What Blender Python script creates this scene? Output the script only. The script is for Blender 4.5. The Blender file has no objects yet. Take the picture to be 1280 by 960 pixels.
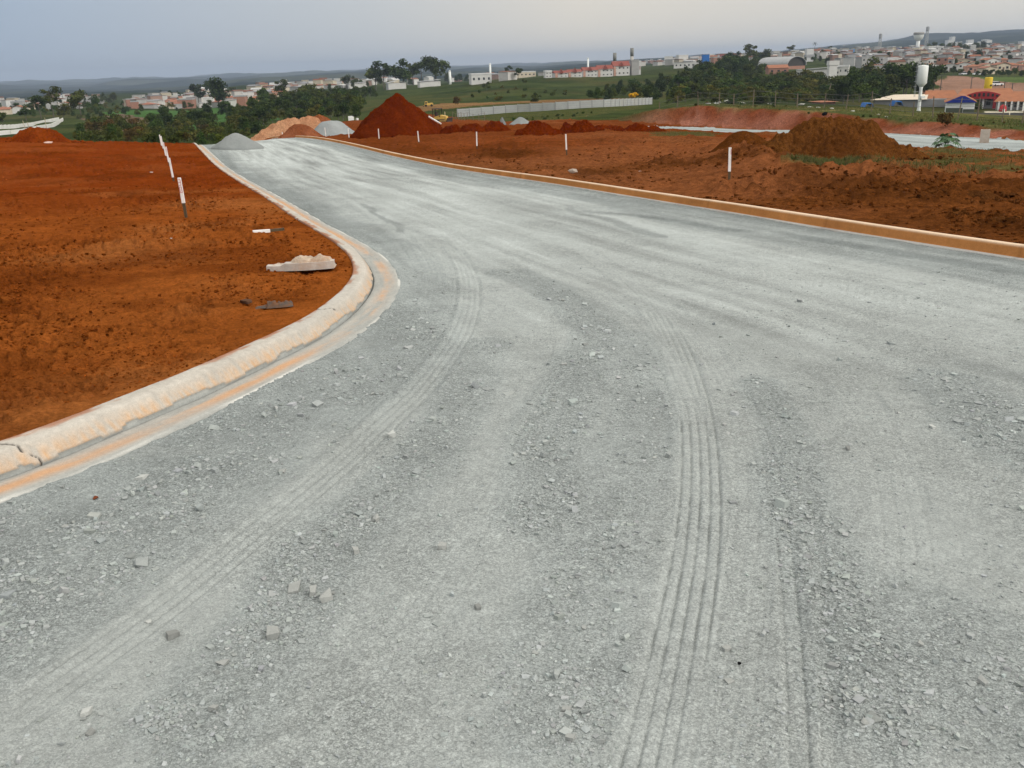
import bpy, bmesh, math, random
import numpy as np
from mathutils import Matrix, Vector

random.seed(7)
RNG = np.random.default_rng(7)
S = bpy.context.scene
COL = S.collection
PI = math.pi

# ------------------------------------------------------------------ camera
F = 1150.0                       # focal length in pixels of a 1280 px wide frame
EYE = np.array([0.0, 0.0, 1.65])
PITCH = math.radians(19.21)
ROLL = math.radians(1.95)
FW = np.array([0, math.cos(PITCH), -math.sin(PITCH)])
R0 = np.array([1.0, 0, 0])
U0 = np.array([0, math.sin(PITCH), math.cos(PITCH)])
RT = R0 * math.cos(ROLL) - U0 * math.sin(ROLL)
UP = U0 * math.cos(ROLL) + R0 * math.sin(ROLL)
cd = bpy.data.cameras.new('camera')
cam = bpy.data.objects.new('camera', cd)
COL.objects.link(cam)
cd.sensor_width = 36.0
cd.lens = 36.0 * F / 1280.0
cd.clip_start = 0.05
cd.clip_end = 60000
M = Matrix.Identity(4)
for i in range(3):
    M[i][0] = RT[i]; M[i][1] = UP[i]; M[i][2] = -FW[i]; M[i][3] = EYE[i]
cam.matrix_world = M
S.camera = cam

def ray(px, py):
    v = FW * F + RT * (px - 640) - UP * (py - 480)
    return v / math.hypot(v[0], v[1])          # unit horizontal length

def at_dist(px, py, d):
    return EYE + ray(px, py) * d

# ------------------------------------------------------------------ noise
def _h(ix, iy, s):
    ix = ix.astype(np.int64).astype(np.uint32); iy = iy.astype(np.int64).astype(np.uint32)
    n = ix * np.uint32(374761393) + iy * np.uint32(668265263) + np.uint32((s * 974634777) & 0xffffffff)
    n = (n ^ (n >> np.uint32(13))) * np.uint32(1274126177)
    n = (n ^ (n >> np.uint32(16))) * np.uint32(2246822519)
    n = n ^ (n >> np.uint32(15))
    return n.astype(np.float64) / 2147483647.5 - 1.0

def vn(x, y, s=0):
    x = np.asarray(x, float); y = np.asarray(y, float)
    xi = np.floor(x); yi = np.floor(y)
    fx = x - xi; fy = y - yi
    fx = fx * fx * (3 - 2 * fx); fy = fy * fy * (3 - 2 * fy)
    a = _h(xi, yi, s); b = _h(xi + 1, yi, s); c = _h(xi, yi + 1, s); d = _h(xi + 1, yi + 1, s)
    return (a + (b - a) * fx) * (1 - fy) + (c + (d - c) * fx) * fy

def fbm(x, y, s=0, o=4, g=0.5):
    t = 0; a = 1.0; n = 0
    for k in range(o):
        t = t + a * vn(x * 2 ** k + 13.7 * k, y * 2 ** k - 7.1 * k, s + k); n += a; a *= g
    return t / n

def sstep(a, b, x):
    t = np.clip((x - a) / (b - a), 0, 1)
    return t * t * (3 - 2 * t)

# ------------------------------------------------------------------ macro terrain
SL = 0.048
COLS = {   # profiles of the land along a bearing: (picture row, distance)
 -150: [(178,60),(184,75),(184,120),(174,200),(155,350),(143,600),(131,1200),(121,2500),(113,4000),(107,8000)],
 0:    [(178,58),(182,70),(182,120),(169,200),(150,350),(140,600),(128,1200),(118,2500),(110,4000),(104,8000)],
 60:   [(179.5,58),(183,70),(180,130),(166,200),(150,340),(140,500),(124,1000),(117,2000),(110,4000),(101,8000)],
 150:  [(181,58),(186,75),(176,140),(160,220),(146,350),(137,480),(134,620),(119,1000),(116,1500),(109,3500),(98.5,8000)],
 250:  [(182,57),(188,75),(178,150),(160,250),(140,420),(134,600),(117,950),(114,1600),(104,3500),(95,8000)],
 320:  [(176.5,62),(178,75),(180,95),(178,130),(152,250),(132,420),(119,650),(108,950),(103,1800),(98,3500),(92.5,8000)],
 345:  [(176,62),(172,75),(168,95),(170,125),(152,250),(130,420),(118,650),(108,950),(103,1800),(97,3500),(92,8000)],
 400:  [(174,62),(168,80),(160,105),(156,140),(154,165),(152,230),(138,330),(120,500),(112,700),(105,950),(99,2000),(94,4000),(89.5,8000)],
 470:  [(171,62),(160,100),(153,140),(148,180),(142,250),(130,350),(115,500),(108,700),(103,950),(97,2000),(90,4000),(87,8000)],
 520:  [(170,60),(157,100),(151,150),(141,180),(134,205),(131,240),(122,350),(112,500),(109,560),(108.5,700),(97,1800),(89,3500),(85,8000)],
 570:  [(165,62),(154,105),(151,140),(146,172),(134,205),(131,240),(119,350),(107,500),(105.5,560),(105,800),(94,1800),(87,3500),(83,8000)],
 640:  [(164,60),(153,110),(151.5,140),(141,172),(130,200),(126.5,240),(112,350),(99,480),(100,560),(97,900),(87,3000),(81,8000)],
 750:  [(161,60),(156,75),(153.5,85),(147,110),(133,176),(129,205),(115,330),(98,450),(94,520),(92,700),(82,1800),(77.5,8000)],
 850:  [(166,56),(163,72),(158,88),(157,92),(145,125),(133,170),(126,230),(108,350),(91,500),(84,680),(79,1000),(76,2000),(74,8000)],
 950:  [(202,24),(185,34),(174,48),(168,62),(165,75),(161,90),(152,110),(139,160),(128,230),(115,320),(100,430),(90,560),(80,750),(71,1000),(70,2500),(69.5,8000)],
 1050: [(205,25),(190,36),(184,50),(180,58),(164,76),(158,95),(146,150),(128,240),(112,340),(96,450),(86,580),(74,800),(66,1050),(63,2500),(58,5000),(61,8000)],
 1150: [(208,25),(197,33),(190,45),(184,57),(168.5,70),(162,90),(152,130),(142,205),(139,235),(126,275),(112,330),(100,420),(94,480),(84,600),(74,760),(65,1000),(61.5,1800),(46,4500),(50,8000)],
 1280: [(210,25),(202,33),(194,45),(190,54),(177,61),(174,63.5),(166,80),(155,130),(148,170),(140,225),(126,270),(112,330),(100,430),(95,500),(84,640),(74,800),(66,1000),(58,1800),(37,4500),(45,8000)],
 1430: [(206,25),(198,33),(190,45),(186,54),(172,61),(168,63.5),(160,80),(149,130),(142,170),(135,225),(121,270),(107,330),(95,430),(90,500),(79,640),(69,800),(61,1000),(53,1800),(32,4500),(40,8000)],
}
LD = np.linspace(0, math.log(12000), 640)
DD = np.exp(LD)
def pchip(xs, ys, x):
    xs = np.array(xs, float); ys = np.array(ys, float)
    h = np.diff(xs); dl = np.diff(ys) / h
    m = np.zeros(len(xs)); m[0] = dl[0]; m[-1] = dl[-1]
    for k in range(1, len(xs) - 1):
        if dl[k-1] * dl[k] > 0:
            w1 = 2 * h[k] + h[k-1]; w2 = h[k] + 2 * h[k-1]
            m[k] = (w1 + w2) / (w1 / dl[k-1] + w2 / dl[k])
    i = np.clip(np.searchsorted(xs, x) - 1, 0, len(h) - 1)
    t = (x - xs[i]) / h[i]
    t = np.clip(t, 0, 1)
    return (ys[i] * (1 + 2*t) * (1-t)**2 + m[i]*h[i]*t*(1-t)**2 + ys[i+1]*t*t*(3-2*t) + m[i+1]*h[i]*t*t*(t-1))
caz, cz = [], []
for px, prof in COLS.items():
    v = ray(px, prof[min(2, len(prof)-1)][0]); az = math.atan2(v[0], v[1])
    d0 = prof[0][1]
    xs = [0.0, d0 * 0.3, d0 * 0.6] if d0 > 40 else [0.0, d0 * 0.4, d0 * 0.75]
    zs = [-SL * d * math.cos(az) for d in xs]
    for py, d in prof:
        xs.append(d); zs.append(at_dist(px, py, d)[2])
    xs.append(13000); zs.append(zs[-1] - 40)
    caz.append(az); cz.append(pchip(xs, zs, DD))
caz = np.array(caz); cz = np.array(cz)
AZ = np.radians(np.linspace(-60, 60, 481))
TAB = np.zeros((len(AZ), len(DD)))
for i, a in enumerate(AZ):
    a2 = min(max(a, caz[0]), caz[-1])
    k = min(max(np.searchsorted(caz, a2) - 1, 0), len(caz) - 2)
    t = (a2 - caz[k]) / (caz[k+1] - caz[k]); t = t*t*(3-2*t)*0.5 + t*0.5
    TAB[i] = cz[k] * (1 - t) + cz[k+1] * t
    TAB[i][DD < 16] = -SL * DD[DD < 16] * math.cos(a)
def blur(A, ax, sg):
    n = int(3 * sg) + 1
    w = np.exp(-0.5 * (np.arange(-n, n+1) / sg) ** 2); w /= w.sum()
    P = np.pad(A, [(n, n) if k == ax else (0, 0) for k in (0, 1)], mode='edge')
    o = 0
    for k in range(2*n+1):
        sl = [slice(None)] * 2; sl[ax] = slice(k, k + A.shape[ax]); o = o + w[k] * P[tuple(sl)]
    return o
B_ = blur(blur(TAB, 0, 3.0), 1, 1.0)
wt = sstep(40, 90, DD)[None, :]
TAB = TAB * (1 - wt) + B_ * wt
def Tm(x, y):
    x = np.asarray(x, float); y = np.asarray(y, float)
    d = np.hypot(x, y); a = np.arctan2(x, y)
    fa = np.clip((a - AZ[0]) / (AZ[1] - AZ[0]), 0, len(AZ) - 1.001)
    fd = np.clip(np.log(np.maximum(d, 1.0)) / (LD[1] - LD[0]), 0, len(DD) - 1.001)
    ia = fa.astype(int); idd = fd.astype(int); ta = fa - ia; td = fd - idd
    z = (TAB[ia, idd]*(1-ta)*(1-td) + TAB[ia+1, idd]*ta*(1-td) + TAB[ia, idd+1]*(1-ta)*td + TAB[ia+1, idd+1]*ta*td)
    near = sstep(14, 19, d)
    z = z * near + (-SL * y) * (1 - near)
    return np.where(y < 0, -SL * y * np.exp(-np.abs(y) / 60), z) if np.any(y < 0) else z

# ------------------------------------------------------------------ polylines
def smooth_poly(pts, step, it=3):
    P = np.array(pts, float)
    for _ in range(it):                                   # Chaikin
        Q = np.empty((2 * len(P) - 2, 2)); Q[0::2] = P[:-1]*.75 + P[1:]*.25; Q[1::2] = P[:-1]*.25 + P[1:]*.75
        P = np.vstack([P[:1], Q, P[-1:]])
    L = np.concatenate([[0], np.cumsum(np.hypot(*np.diff(P, axis=0).T))])
    n = max(2, int(L[-1] / step)); s = np.linspace(0, L[-1], n)
    return np.stack([np.interp(s, L, P[:, 0]), np.interp(s, L, P[:, 1])], 1)
def plane_pt(px, py):
    v = ray(px, py); d = 1.65 / (-v[2] - SL * v[1])
    return EYE[:2] + v[:2] * d
def signed(P, x, y, chunk=40000):
    """signed distance (positive to the left of the running direction) and arc length"""
    x = np.asarray(x, float); y = np.asarray(y, float)
    A = P[:-1]; Bv = P[1:] - A; l2 = (Bv ** 2).sum(1); cum = np.concatenate([[0], np.cumsum(np.sqrt(l2))])
    o = np.empty(len(x)); u = np.empty(len(x))
    for i in range(0, len(x), chunk):
        X = x[i:i+chunk, None]; Y = y[i:i+chunk, None]
        t = np.clip(((X - A[:, 0]) * Bv[:, 0] + (Y - A[:, 1]) * Bv[:, 1]) / l2, 0, 1)
        dx = X - (A[:, 0] + t * Bv[:, 0]); dy = Y - (A[:, 1] + t * Bv[:, 1])
        d2 = dx*dx + dy*dy; k = d2.argmin(1); r = np.arange(len(k))
        c = Bv[k, 0] * dy[r, k] - Bv[k, 1] * dx[r, k]
        o[i:i+chunk] = np.sqrt(d2[r, k]) * np.where(c >= 0, 1, -1)
        u[i:i+chunk] = cum[k] + t[r, k] * np.sqrt(l2[k])
    return o, u
def inpoly(P, x, y):
    r = np.zeros(len(x), bool); n = len(P); j = n - 1
    for i in range(n):
        xi, yi = P[i]; xj, yj = P[j]
        c = ((yi > y) != (yj > y))
        with np.errstate(divide='ignore', invalid='ignore'):
            r ^= c & (x < (xj - xi) * (y - yi) / (yj - yi + 1e-12) + xi)
        j = i
    return r

LEFT_PX = [(244,182),(259,194.5),(300,219),(367,256),(406,280),(439,297),(468,313),(487,328),(497.5,342),(501,356),(496,372),(481,393),(454,417.5),(422,437),(383,458.5),(315,495),(240,530),(125,584),(25,622),(-120,676),(-420,770)]
P0 = [plane_pt(*p) for p in LEFT_PX]
ext = P0[0] + (P0[0] - P0[1]) / np.linalg.norm(P0[0] - P0[1]) * 25
LEFT = smooth_poly([ext] + P0, 0.2)                    # outer edge of left gutter, far -> near (road on its left hand)
RIGHT_PX = [(1500,361),(1280,326),(1160,307.5),(1040,288.5),(909,266),(800,248.5),(660,225),(570,211),(495,197.5),(460,191),(420,185),(381,180),(340,176.5),(312,175.6)]
P1 = [plane_pt(*p) for p in RIGHT_PX]
e0 = P1[0] + (P1[0] - P1[1]) / np.linalg.norm(P1[0] - P1[1]) * 12
e1 = P1[-1] + np.array([-9.0, 3.0]); e2 = e1 + np.array([-14, 2.0])
RIGHT = smooth_poly([e0] + P1 + [e1, e2], 0.4)          # near -> far (road on its left hand)

def macro(x, y): return Tm(x, y) + bank(x, y)
BANK_PX = [(728,154.5),(765,155.5),(800,156.5),(850,157),(950,161),(1050,164),(1150,168.5),(1280,174),(1430,168)]
BANK_TOP = [151.5,143,135,131,136,146.5,153,166,160]
def hit(px, py, fn, d0=1.2, d1=9000):
    v = ray(px, py)
    d = np.exp(np.linspace(math.log(d0), math.log(d1), 1600))
    g = EYE[2] + v[2] * d - fn(v[0] * d, v[1] * d)
    k = np.argmax(g <= 0)
    if g[k] > 0: return None
    if k == 0: dd = d[0]
    else: dd = d[k-1] + (d[k] - d[k-1]) * g[k-1] / (g[k-1] - g[k])
    return EYE + v * dd
BANK_D = [101, 98, 96, 92.5, 87, 77, 70, 63.5, 60]
bp = [EYE + ray(p[0], p[1]) * dd for p, dd in zip(BANK_PX, BANK_D)]
BANKP = smooth_poly([b[:2] for b in bp], 0.5, 2)
ba, bu = [], []
for (px, py), pt, b in zip(BANK_PX, BANK_TOP, bp):
    v = ray(px, pt); db = math.hypot(b[0], b[1]) + 2.6
    ba.append(0.0 if px == 728 else max(0.1, float(EYE[2] + v[2] * db - Tm(np.array([v[0]*db]), np.array([v[1]*db]))[0])))
    bu.append(signed(BANKP, [b[0]], [b[1]])[1][0])
BANK_H = ba
print('bank heights', [round(a, 2) for a in ba], 'dist', [round(float(np.hypot(b[0], b[1])), 1) for b in bp])
def bank(x, y):
    x = np.atleast_1d(np.asarray(x, float)); y = np.atleast_1d(np.asarray(y, float))
    o = np.zeros(x.shape); d = np.hypot(x, y); a = np.arctan2(x, y)
    m = (d > 50) & (d < 180) & (a > math.radians(2)) & (a < math.radians(48))
    if m.any():
        s, u = signed(BANKP, x[m], y[m])
        A = np.interp(u, bu, ba)
        wob = fbm(u * 0.35, s * 0.3, 91, 3) * 0.5
        o[m] = A * sstep(0, 5, u) * sstep(.1, 2.6, s + np.minimum(wob, 0.1)) * (1 - sstep(8, 60, s))
    return o
# tyre tracks on the road
TRACKS = [
 ([(720,307),(750,327),(787,353),(820,386),(845,432),(863,482),(874,540),(876,620),(869,700),(853,790),(835,880),(812,985)], 0.215, 5, 0.013),
 ([(562,305),(582,330),(590,356),(589,386),(577,420),(557,450),(525,492),(490,522),(440,570),(365,632),(319,667),(225,746),(112,826),(0,906),(-80,962)], 0.20, 4, 0.013),
 ([(920,470),(940,510),(958,555),(970,600),(981,690),(989,770),(996,881),(1000,980)], 0.10, 2, 0.007),
 ([(1010,610),(1022,690),(1031,770),(1040,881),(1044,980)], 0.07, 1, 0.008),
 ([(545,300),(562,330),(567,360),(560,395),(540,428),(505,468),(450,520),(380,575)], 0.12, 3, 0.006),
 ([(600,290),(700,335),(850,400),(1050,470),(1290,540)], .20, 4, .007),
 ([(660,280),(800,325),(1000,380),(1290,440)], .22, 4, .008),
 ([(500,250),(640,300),(760,370),(830,440),(862,520)], .20, 3, .006),
 ([(520,300),(545,340),(545,385),(515,430),(460,490),(380,560),(280,640),(150,740),(0,850),(-60,890)], .20, 4, .004),
 ([(640,310),(690,350),(715,400),(705,470),(660,560),(590,680),(500,820),(420,980)], .20, 4, .0022),
 ([(700,300),(790,345),(850,395),(905,460),(935,540),(945,640),(930,760),(895,980)], .18, 4, .0022),
 ([(780,300),(900,350),(1010,420),(1090,510),(1130,620),(1140,760),(1130,980)], .22, 4, .0025),
 ([(900,295),(1100,345),(1290,390)], .25, 3, .008),
 ([(420,200),(520,235),(650,275),(800,312),(1000,352),(1290,405)], .3, 3, .010),
 ([(360,190),(470,225),(600,262),(760,295)], .3, 3, .010),
 ([(330,188),(380,210),(430,240),(480,275),(515,310),(530,340)], 0.28, 3, 0.010),
 ([(360,186),(430,212),(500,246),(560,285),(585,310)], 0.25, 3, 0.010),
]
TRACKS = [(smooth_poly([plane_pt(*p) for p in t[0]], 0.1 if k < 5 else 0.2), *t[1:]) for k, t in enumerate(TRACKS)]
# ------------------------------------------------------------------ materials
MATS = {}
def newmat(name):
    m = bpy.data.materials.new(name); m.use_nodes = True
    nt = m.node_tree; nt.nodes.clear()
    out = nt.nodes.new('ShaderNodeOutputMaterial')
    b = nt.nodes.new('ShaderNodeBsdfPrincipled')
    nt.links.new(b.outputs[0], out.inputs[0])
    b.inputs['Specular IOR Level'].default_value = 0.25
    return m, nt, b
def N(nt, t, **kw):
    n = nt.nodes.new(t)
    for k, v in kw.items():
        if k in n.inputs: n.inputs[k].default_value = v
        else: setattr(n, k, v)
    return n
def mul(nt, a, b_, t='MULTIPLY'):
    n = nt.nodes.new('ShaderNodeMix'); n.data_type = 'RGBA'; n.blend_type = t; n.inputs[0].default_value = 1
    for s, i in ((a, 6), (b_, 7)):
        if isinstance(s, (tuple, list)): n.inputs[i].default_value = (*s, 1) if len(s) == 3 else s
        else: nt.links.new(s, n.inputs[i])
    return n.outputs[2]
def remap(nt, s, a, b_, lo, hi):
    n = nt.nodes.new('ShaderNodeMapRange'); nt.links.new(s, n.inputs[0])
    for i, v in zip((1, 2, 3, 4), (a, b_, lo, hi)): n.inputs[i].default_value = v
    return n.outputs[0]
def noise(nt, scale, detail=4, rough=0.6, vec=None):
    n = N(nt, 'ShaderNodeTexNoise', Scale=scale, Detail=detail, Roughness=rough)
    if vec is not None: nt.links.new(vec, n.inputs[0])
    return n.outputs[0]
def objco(nt): return nt.nodes.new('ShaderNodeTexCoord').outputs['Object']

def mat_plain(name, col, rough=0.7, var=0.18, scale=6.0, bump=0.15, metal=0.0, grime=None, spec=0.25, rnd=0.0):
    """a solid colour with mottling, optional grime colour in soft patches and a fine bump"""
    if name in MATS: return MATS[name]
    m, nt, b = newmat(name); co = objco(nt)
    n1 = noise(nt, scale, 5, 0.65, co)
    c = mul(nt, col, remap(nt, n1, 0.3, 0.7, 1 - var, 1 + var))
    if grime:
        mx = nt.nodes.new('ShaderNodeMix'); mx.data_type = 'RGBA'
        nt.links.new(remap(nt, noise(nt, scale * 0.35, 5, 0.7, co), 0.5, 0.75, 0, 0.8), mx.inputs[0])
        nt.links.new(c, mx.inputs[6]); mx.inputs[7].default_value = (*grime, 1); c = mx.outputs[2]
    if rnd:
        oi = nt.nodes.new('ShaderNodeObjectInfo')
        c = mul(nt, c, remap(nt, oi.outputs['Random'], 0, 1, 1 - rnd, 1 + rnd))
    nt.links.new(c, b.inputs['Base Color'])
    b.inputs['Roughness'].default_value = rough; b.inputs['Metallic'].default_value = metal
    b.inputs['Specular IOR Level'].default_value = spec
    if bump:
        bp_ = nt.nodes.new('ShaderNodeBump'); bp_.inputs['Strength'].default_value = bump; bp_.inputs['Distance'].default_value = 0.02
        nt.links.new(noise(nt, scale * 4, 4, 0.7, co), bp_.inputs['Height']); nt.links.new(bp_.outputs[0], b.inputs['Normal'])
    MATS[name] = m
    return m

def mat_attr(name, scales, amps, bump, dist, rough=0.9, speck=None):
    """albedo from the 'col' attribute, broken up by noises; bump from the same noises"""
    m, nt, b = newmat(name); co = objco(nt)
    at = N(nt, 'ShaderNodeAttribute', attribute_name='col')
    c = at.outputs['Color']; hs = None
    for s, a in zip(scales, amps):
        n1 = noise(nt, s, 6, 0.7, co)
        c = mul(nt, c, remap(nt, n1, 0.28, 0.72, 1 - a, 1 + a))
        if hs is None: hs = n1
        else:
            ad = nt.nodes.new('ShaderNodeMath'); ad.operation = 'MULTIPLY_ADD'
            nt.links.new(n1, ad.inputs[0]); ad.inputs[1].default_value = 0.6; nt.links.new(hs, ad.inputs[2]); hs = ad.outputs[0]
    if speck:
        gr_ = N(nt, 'ShaderNodeAttribute', attribute_name='grain')
        for sc, th, lo, hi in speck:
            v = N(nt, 'ShaderNodeTexVoronoi', Scale=sc); nt.links.new(co, v.inputs[0])
            sp = nt.nodes.new('ShaderNodeSeparateColor'); nt.links.new(v.outputs['Color'], sp.inputs[0])
            chip = remap(nt, sp.outputs[0], 0, 1, lo, hi)
            edge = remap(nt, v.outputs['Distance'], 0.1, 0.8, 1.16, 0.88)
            c2_ = mul(nt, mul(nt, c, chip), edge); mg = nt.nodes.new('ShaderNodeMix'); mg.data_type = 'RGBA'
            nt.links.new(gr_.outputs['Fac'], mg.inputs[0]); nt.links.new(c, mg.inputs[6]); nt.links.new(c2_, mg.inputs[7]); c = mg.outputs[2]
            ad = nt.nodes.new('ShaderNodeMath'); ad.operation = 'MULTIPLY_ADD'
            nt.links.new(sp.outputs[1], ad.inputs[0]); ad.inputs[1].default_value = th; nt.links.new(hs, ad.inputs[2]); hs = ad.outputs[0]
    nt.links.new(c, b.inputs['Base Color']); b.inputs['Roughness'].default_value = rough
    b.inputs['Specular IOR Level'].default_value = 0.0
    bp_ = nt.nodes.new('ShaderNodeBump'); bp_.inputs['Strength'].default_value = bump; bp_.inputs['Distance'].default_value = dist
    if speck: nt.links.new(remap(nt, gr_.outputs['Fac'], 0, 1, .35 * bump, bump), bp_.inputs['Strength'])
    nt.links.new(hs, bp_.inputs['Height']); nt.links.new(bp_.outputs[0], b.inputs['Normal'])
    MATS[name] = m
    return m

# ------------------------------------------------------------------ objects
def tag(o, label=None, cat=None, group=None, kind=None):
    if label: o['label'] = label
    if cat: o['category'] = cat
    if group: o['group'] = group
    if kind: o['kind'] = kind
    return o
def empty(name, loc, rz=0.0, sc=1.0):
    o = bpy.data.objects.new(name, None); COL.objects.link(o)
    o.empty_display_size = 0.2; o.location = loc; o.rotation_euler = (0, 0, rz); o.scale = (sc, sc, sc)
    return o
def np_mesh(name, V, Fa, mat=None, col=None, smooth=True, parent=None):
    V = np.asarray(V, float); Fa = np.asarray(Fa, np.int32); k = Fa.shape[1]
    me = bpy.data.meshes.new(name)
    me.vertices.add(len(V)); me.vertices.foreach_set('co', V.astype(np.float32).ravel())
    me.loops.add(Fa.size); me.loops.foreach_set('vertex_index', Fa.ravel())
    me.polygons.add(len(Fa)); me.polygons.foreach_set('loop_start', np.arange(0, Fa.size, k, dtype=np.int32))
    me.polygons.foreach_set('loop_total', np.full(len(Fa), k, np.int32))
    me.polygons.foreach_set('use_smooth', np.full(len(Fa), bool(smooth)))
    if col is not None:
        a = me.attributes.new('col', 'FLOAT_COLOR', 'POINT')
        c4 = np.ones((len(V), 4), np.float32); c4[:, :3] = col
        a.data.foreach_set('color', c4.ravel())
    me.update(); me.validate()
    if mat: me.materials.append(mat)
    o = bpy.data.objects.new(name, me); COL.objects.link(o)
    if parent: o.parent = parent
    return o

class MB:
    """collects plain shapes and links them as ONE mesh object"""
    def __init__(s): s.v = []; s.f = []
    def add(s, vs, fs):
        n = len(s.v); s.v += [tuple(v) for v in vs]; s.f += [tuple(i + n for i in f) for f in fs]; return s
    def box(s, c, d, rz=0.0, rx=0.0, ry=0.0, taper=1.0):
        R = Matrix.Rotation(rz, 3, 'Z') @ Matrix.Rotation(ry, 3, 'Y') @ Matrix.Rotation(rx, 3, 'X')
        vs = []
        for z in (-1, 1):
            t = taper if z > 0 else 1
            for x, y in ((-1, -1), (1, -1), (1, 1), (-1, 1)):
                vs.append(Vector(c) + R @ Vector((x*d[0]/2*t, y*d[1]/2*t, z*d[2]/2)))
        return s.add(vs, [(3,2,1,0),(4,5,6,7),(0,1,5,4),(1,2,6,5),(2,3,7,6),(3,0,4,7)])
    def tube(s, a, b, r0, r1=None, n=8, cap=True):
        r1 = r0 if r1 is None else r1
        a = Vector(a); b = Vector(b); q = (b - a).to_track_quat('Z', 'Y')
        vs = [p + q @ Vector((r*math.cos(2*PI*i/n), r*math.sin(2*PI*i/n), 0)) for p, r in ((a, r0), (b, r1)) for i in range(n)]
        fs = [(i, (i+1) % n, n+(i+1) % n, n+i) for i in range(n)]
        if cap: fs += [tuple(range(n-1, -1, -1)), tuple(range(n, 2*n))]
        return s.add(vs, fs)
    def lathe(s, prof, n=16, c=(0, 0, 0)):
        vs = [(c[0]+r*math.cos(2*PI*i/n), c[1]+r*math.sin(2*PI*i/n), c[2]+z) for r, z in prof for i in range(n)]
        fs = [(k*n+i, k*n+(i+1) % n, (k+1)*n+(i+1) % n, (k+1)*n+i) for k in range(len(prof)-1) for i in range(n)]
        fs += [tuple(range(n-1, -1, -1)), tuple(range((len(prof)-1)*n, len(prof)*n))]
        return s.add(vs, fs)
    def prism(s, prof, y0, y1):
        """profile in x,z extruded along y"""
        n = len(prof); vs = [(x, y0, z) for x, z in prof] + [(x, y1, z) for x, z in prof]
        return s.add(vs, [(i, (i+1) % n, n+(i+1) % n, n+i) for i in range(n)] + [tuple(range(n-1, -1, -1)), tuple(range(n, 2*n))])
    def build(s, name, mat, parent=None, smooth=False, bevel=0.0):
        me = bpy.data.meshes.new(name); me.from_pydata(s.v, [], s.f); me.validate()
        bm = bmesh.new(); bm.from_mesh(me); bmesh.ops.recalc_face_normals(bm, faces=bm.faces)
        if bevel: bmesh.ops.bevel(bm, geom=bm.edges[:], offset=bevel, segments=1, affect='EDGES')
        bm.to_mesh(me); bm.free()
        if smooth: me.polygons.foreach_set('use_smooth', np.ones(len(me.polygons), bool))
        me.materials.append(mat)
        o = bpy.data.objects.new(name, me); COL.objects.link(o)
        if parent: o.parent = parent
        return o
KIDS = {}
def kids(o):
    return [c for c in o.children]
def copy_tree(o, parent=None, ch=None):
    """a thing, its parts and their sub-parts; the meshes are shared"""
    c = o.copy(); COL.objects.link(c)
    if parent: c.parent = parent
    for k in (kids(o)): copy_tree(k, c)
    return c

# ------------------------------------------------------------------ ground covers
def wpoly(pts, fn=None, jit=0):
    """a picture outline laid on the land: world polygon; an entry may carry its own distance"""
    o = []
    for p in pts:
        if len(p) == 3: q = at_dist(p[0], p[1], p[2])
        else:
            q = hit(p[0], p[1], fn or macro)
            if q is None: q = at_dist(p[0], p[1], 400)
        o.append((q[0], q[1]))
    return o
SITE = wpoly([(-900,300,20),(-900,200,58),(-150,178,58),(0,178,58),(60,179,58),(150,181,58),(250,182,57),(300,180,64),(318,177,80),(322,174,95),(345,160,118),(400,154,166),(470,148,182),(520,142,182),(570,146,168),(640,151,132),(700,153,112),(740,151,98)]
             ) + [(p[0], p[1]) for p in BANKP[::6]] + wpoly([(1700,200,75),(1700,300,20),(640,900,-30)])
BANKZ = None
ROAD2 = wpoly([(800,157.5),(850,158.3),(985,161.8),(1100,166),(1180,169.5),(1240,173),(1290,176),(1440,171),(1440,188),(1290,191.5),(1180,187),(1125,184.5),(1080,181.5,58),(1000,173,66),(960,169.5,72),(900,165),(860,162.5),(820,160)], Tm)
G = dict(
 strip=wpoly([(560,147.5),(640,142.5,171),(735,138,165),(800,131),(800,135),(735,146),(690,150),(640,151.3),(580,150.5)]),
 dry=wpoly([(520,140,184),(520,133),(560,129),(620,126.5),(700,124.5),(820,123.5),(820,126),(760,128),(640,130,206),(590,136,204)]),
 dirt=wpoly([(1160,100),(1195,94.5),(1235,97),(1270,103),(1300,112),(1300,128),(1160,124)]),
 verge=wpoly([(1150,92.5),(1300,96),(1310,106),(1250,100),(1195,94)]),
 pave=wpoly([(1230,146),(1232,140),(1300,138),(1300,147.5)]),
 slope=wpoly([(105,150),(140,143),(180,147),(190,165),(110,165)]),
 field=wpoly([(118,146),(150,138),(210,138),(300,134),(330,136),(330,150),(240,165),(205,175),(190,150)]),
 green1=wpoly([(795,166),(830,164.5),(880,166.5),(905,169),(880,173),(820,172)]),
 green2=wpoly([(975,207),(1000,202.5),(1050,203.5),(1080,208),(1065,214),(1000,212)]),
 green3=wpoly([(1110,196),(1165,190.5),(1230,190),(1290,196),(1290,216),(1230,216),(1170,207),(1120,206)]),
 green4=wpoly([(1040,207),(1150,208),(1240,218),(1240,224),(1120,219),(1040,214)]),
 green5=wpoly([(630,172),(645,170.5),(652,173),(640,175.5)]),
)
LIT = lambda r, g, b: np.array([r, g, b], float)
C_ROAD = LIT(.327, .353, .347); C_DARKGRAV = LIT(.222, .244, .242)
C_EARTH = LIT(.268, .076, .0145); C_RED = LIT(.178, .034, .0050); C_BROWN = LIT(.125, .041, .0105); C_CLAY = LIT(.190, .066, .023); C_DARK = LIT(.052, .018, .0045)
C_BANK = LIT(.25, .098, .062); C_GRASS = LIT(.048, .061, .020); C_DRYG = LIT(.085, .066, .028); C_FAR = LIT(.027, .039, .013); C_FIELD = LIT(.045, .095, .026)
LX_, LY_ = LEFT[:, 0], LEFT[:, 1]

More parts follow.
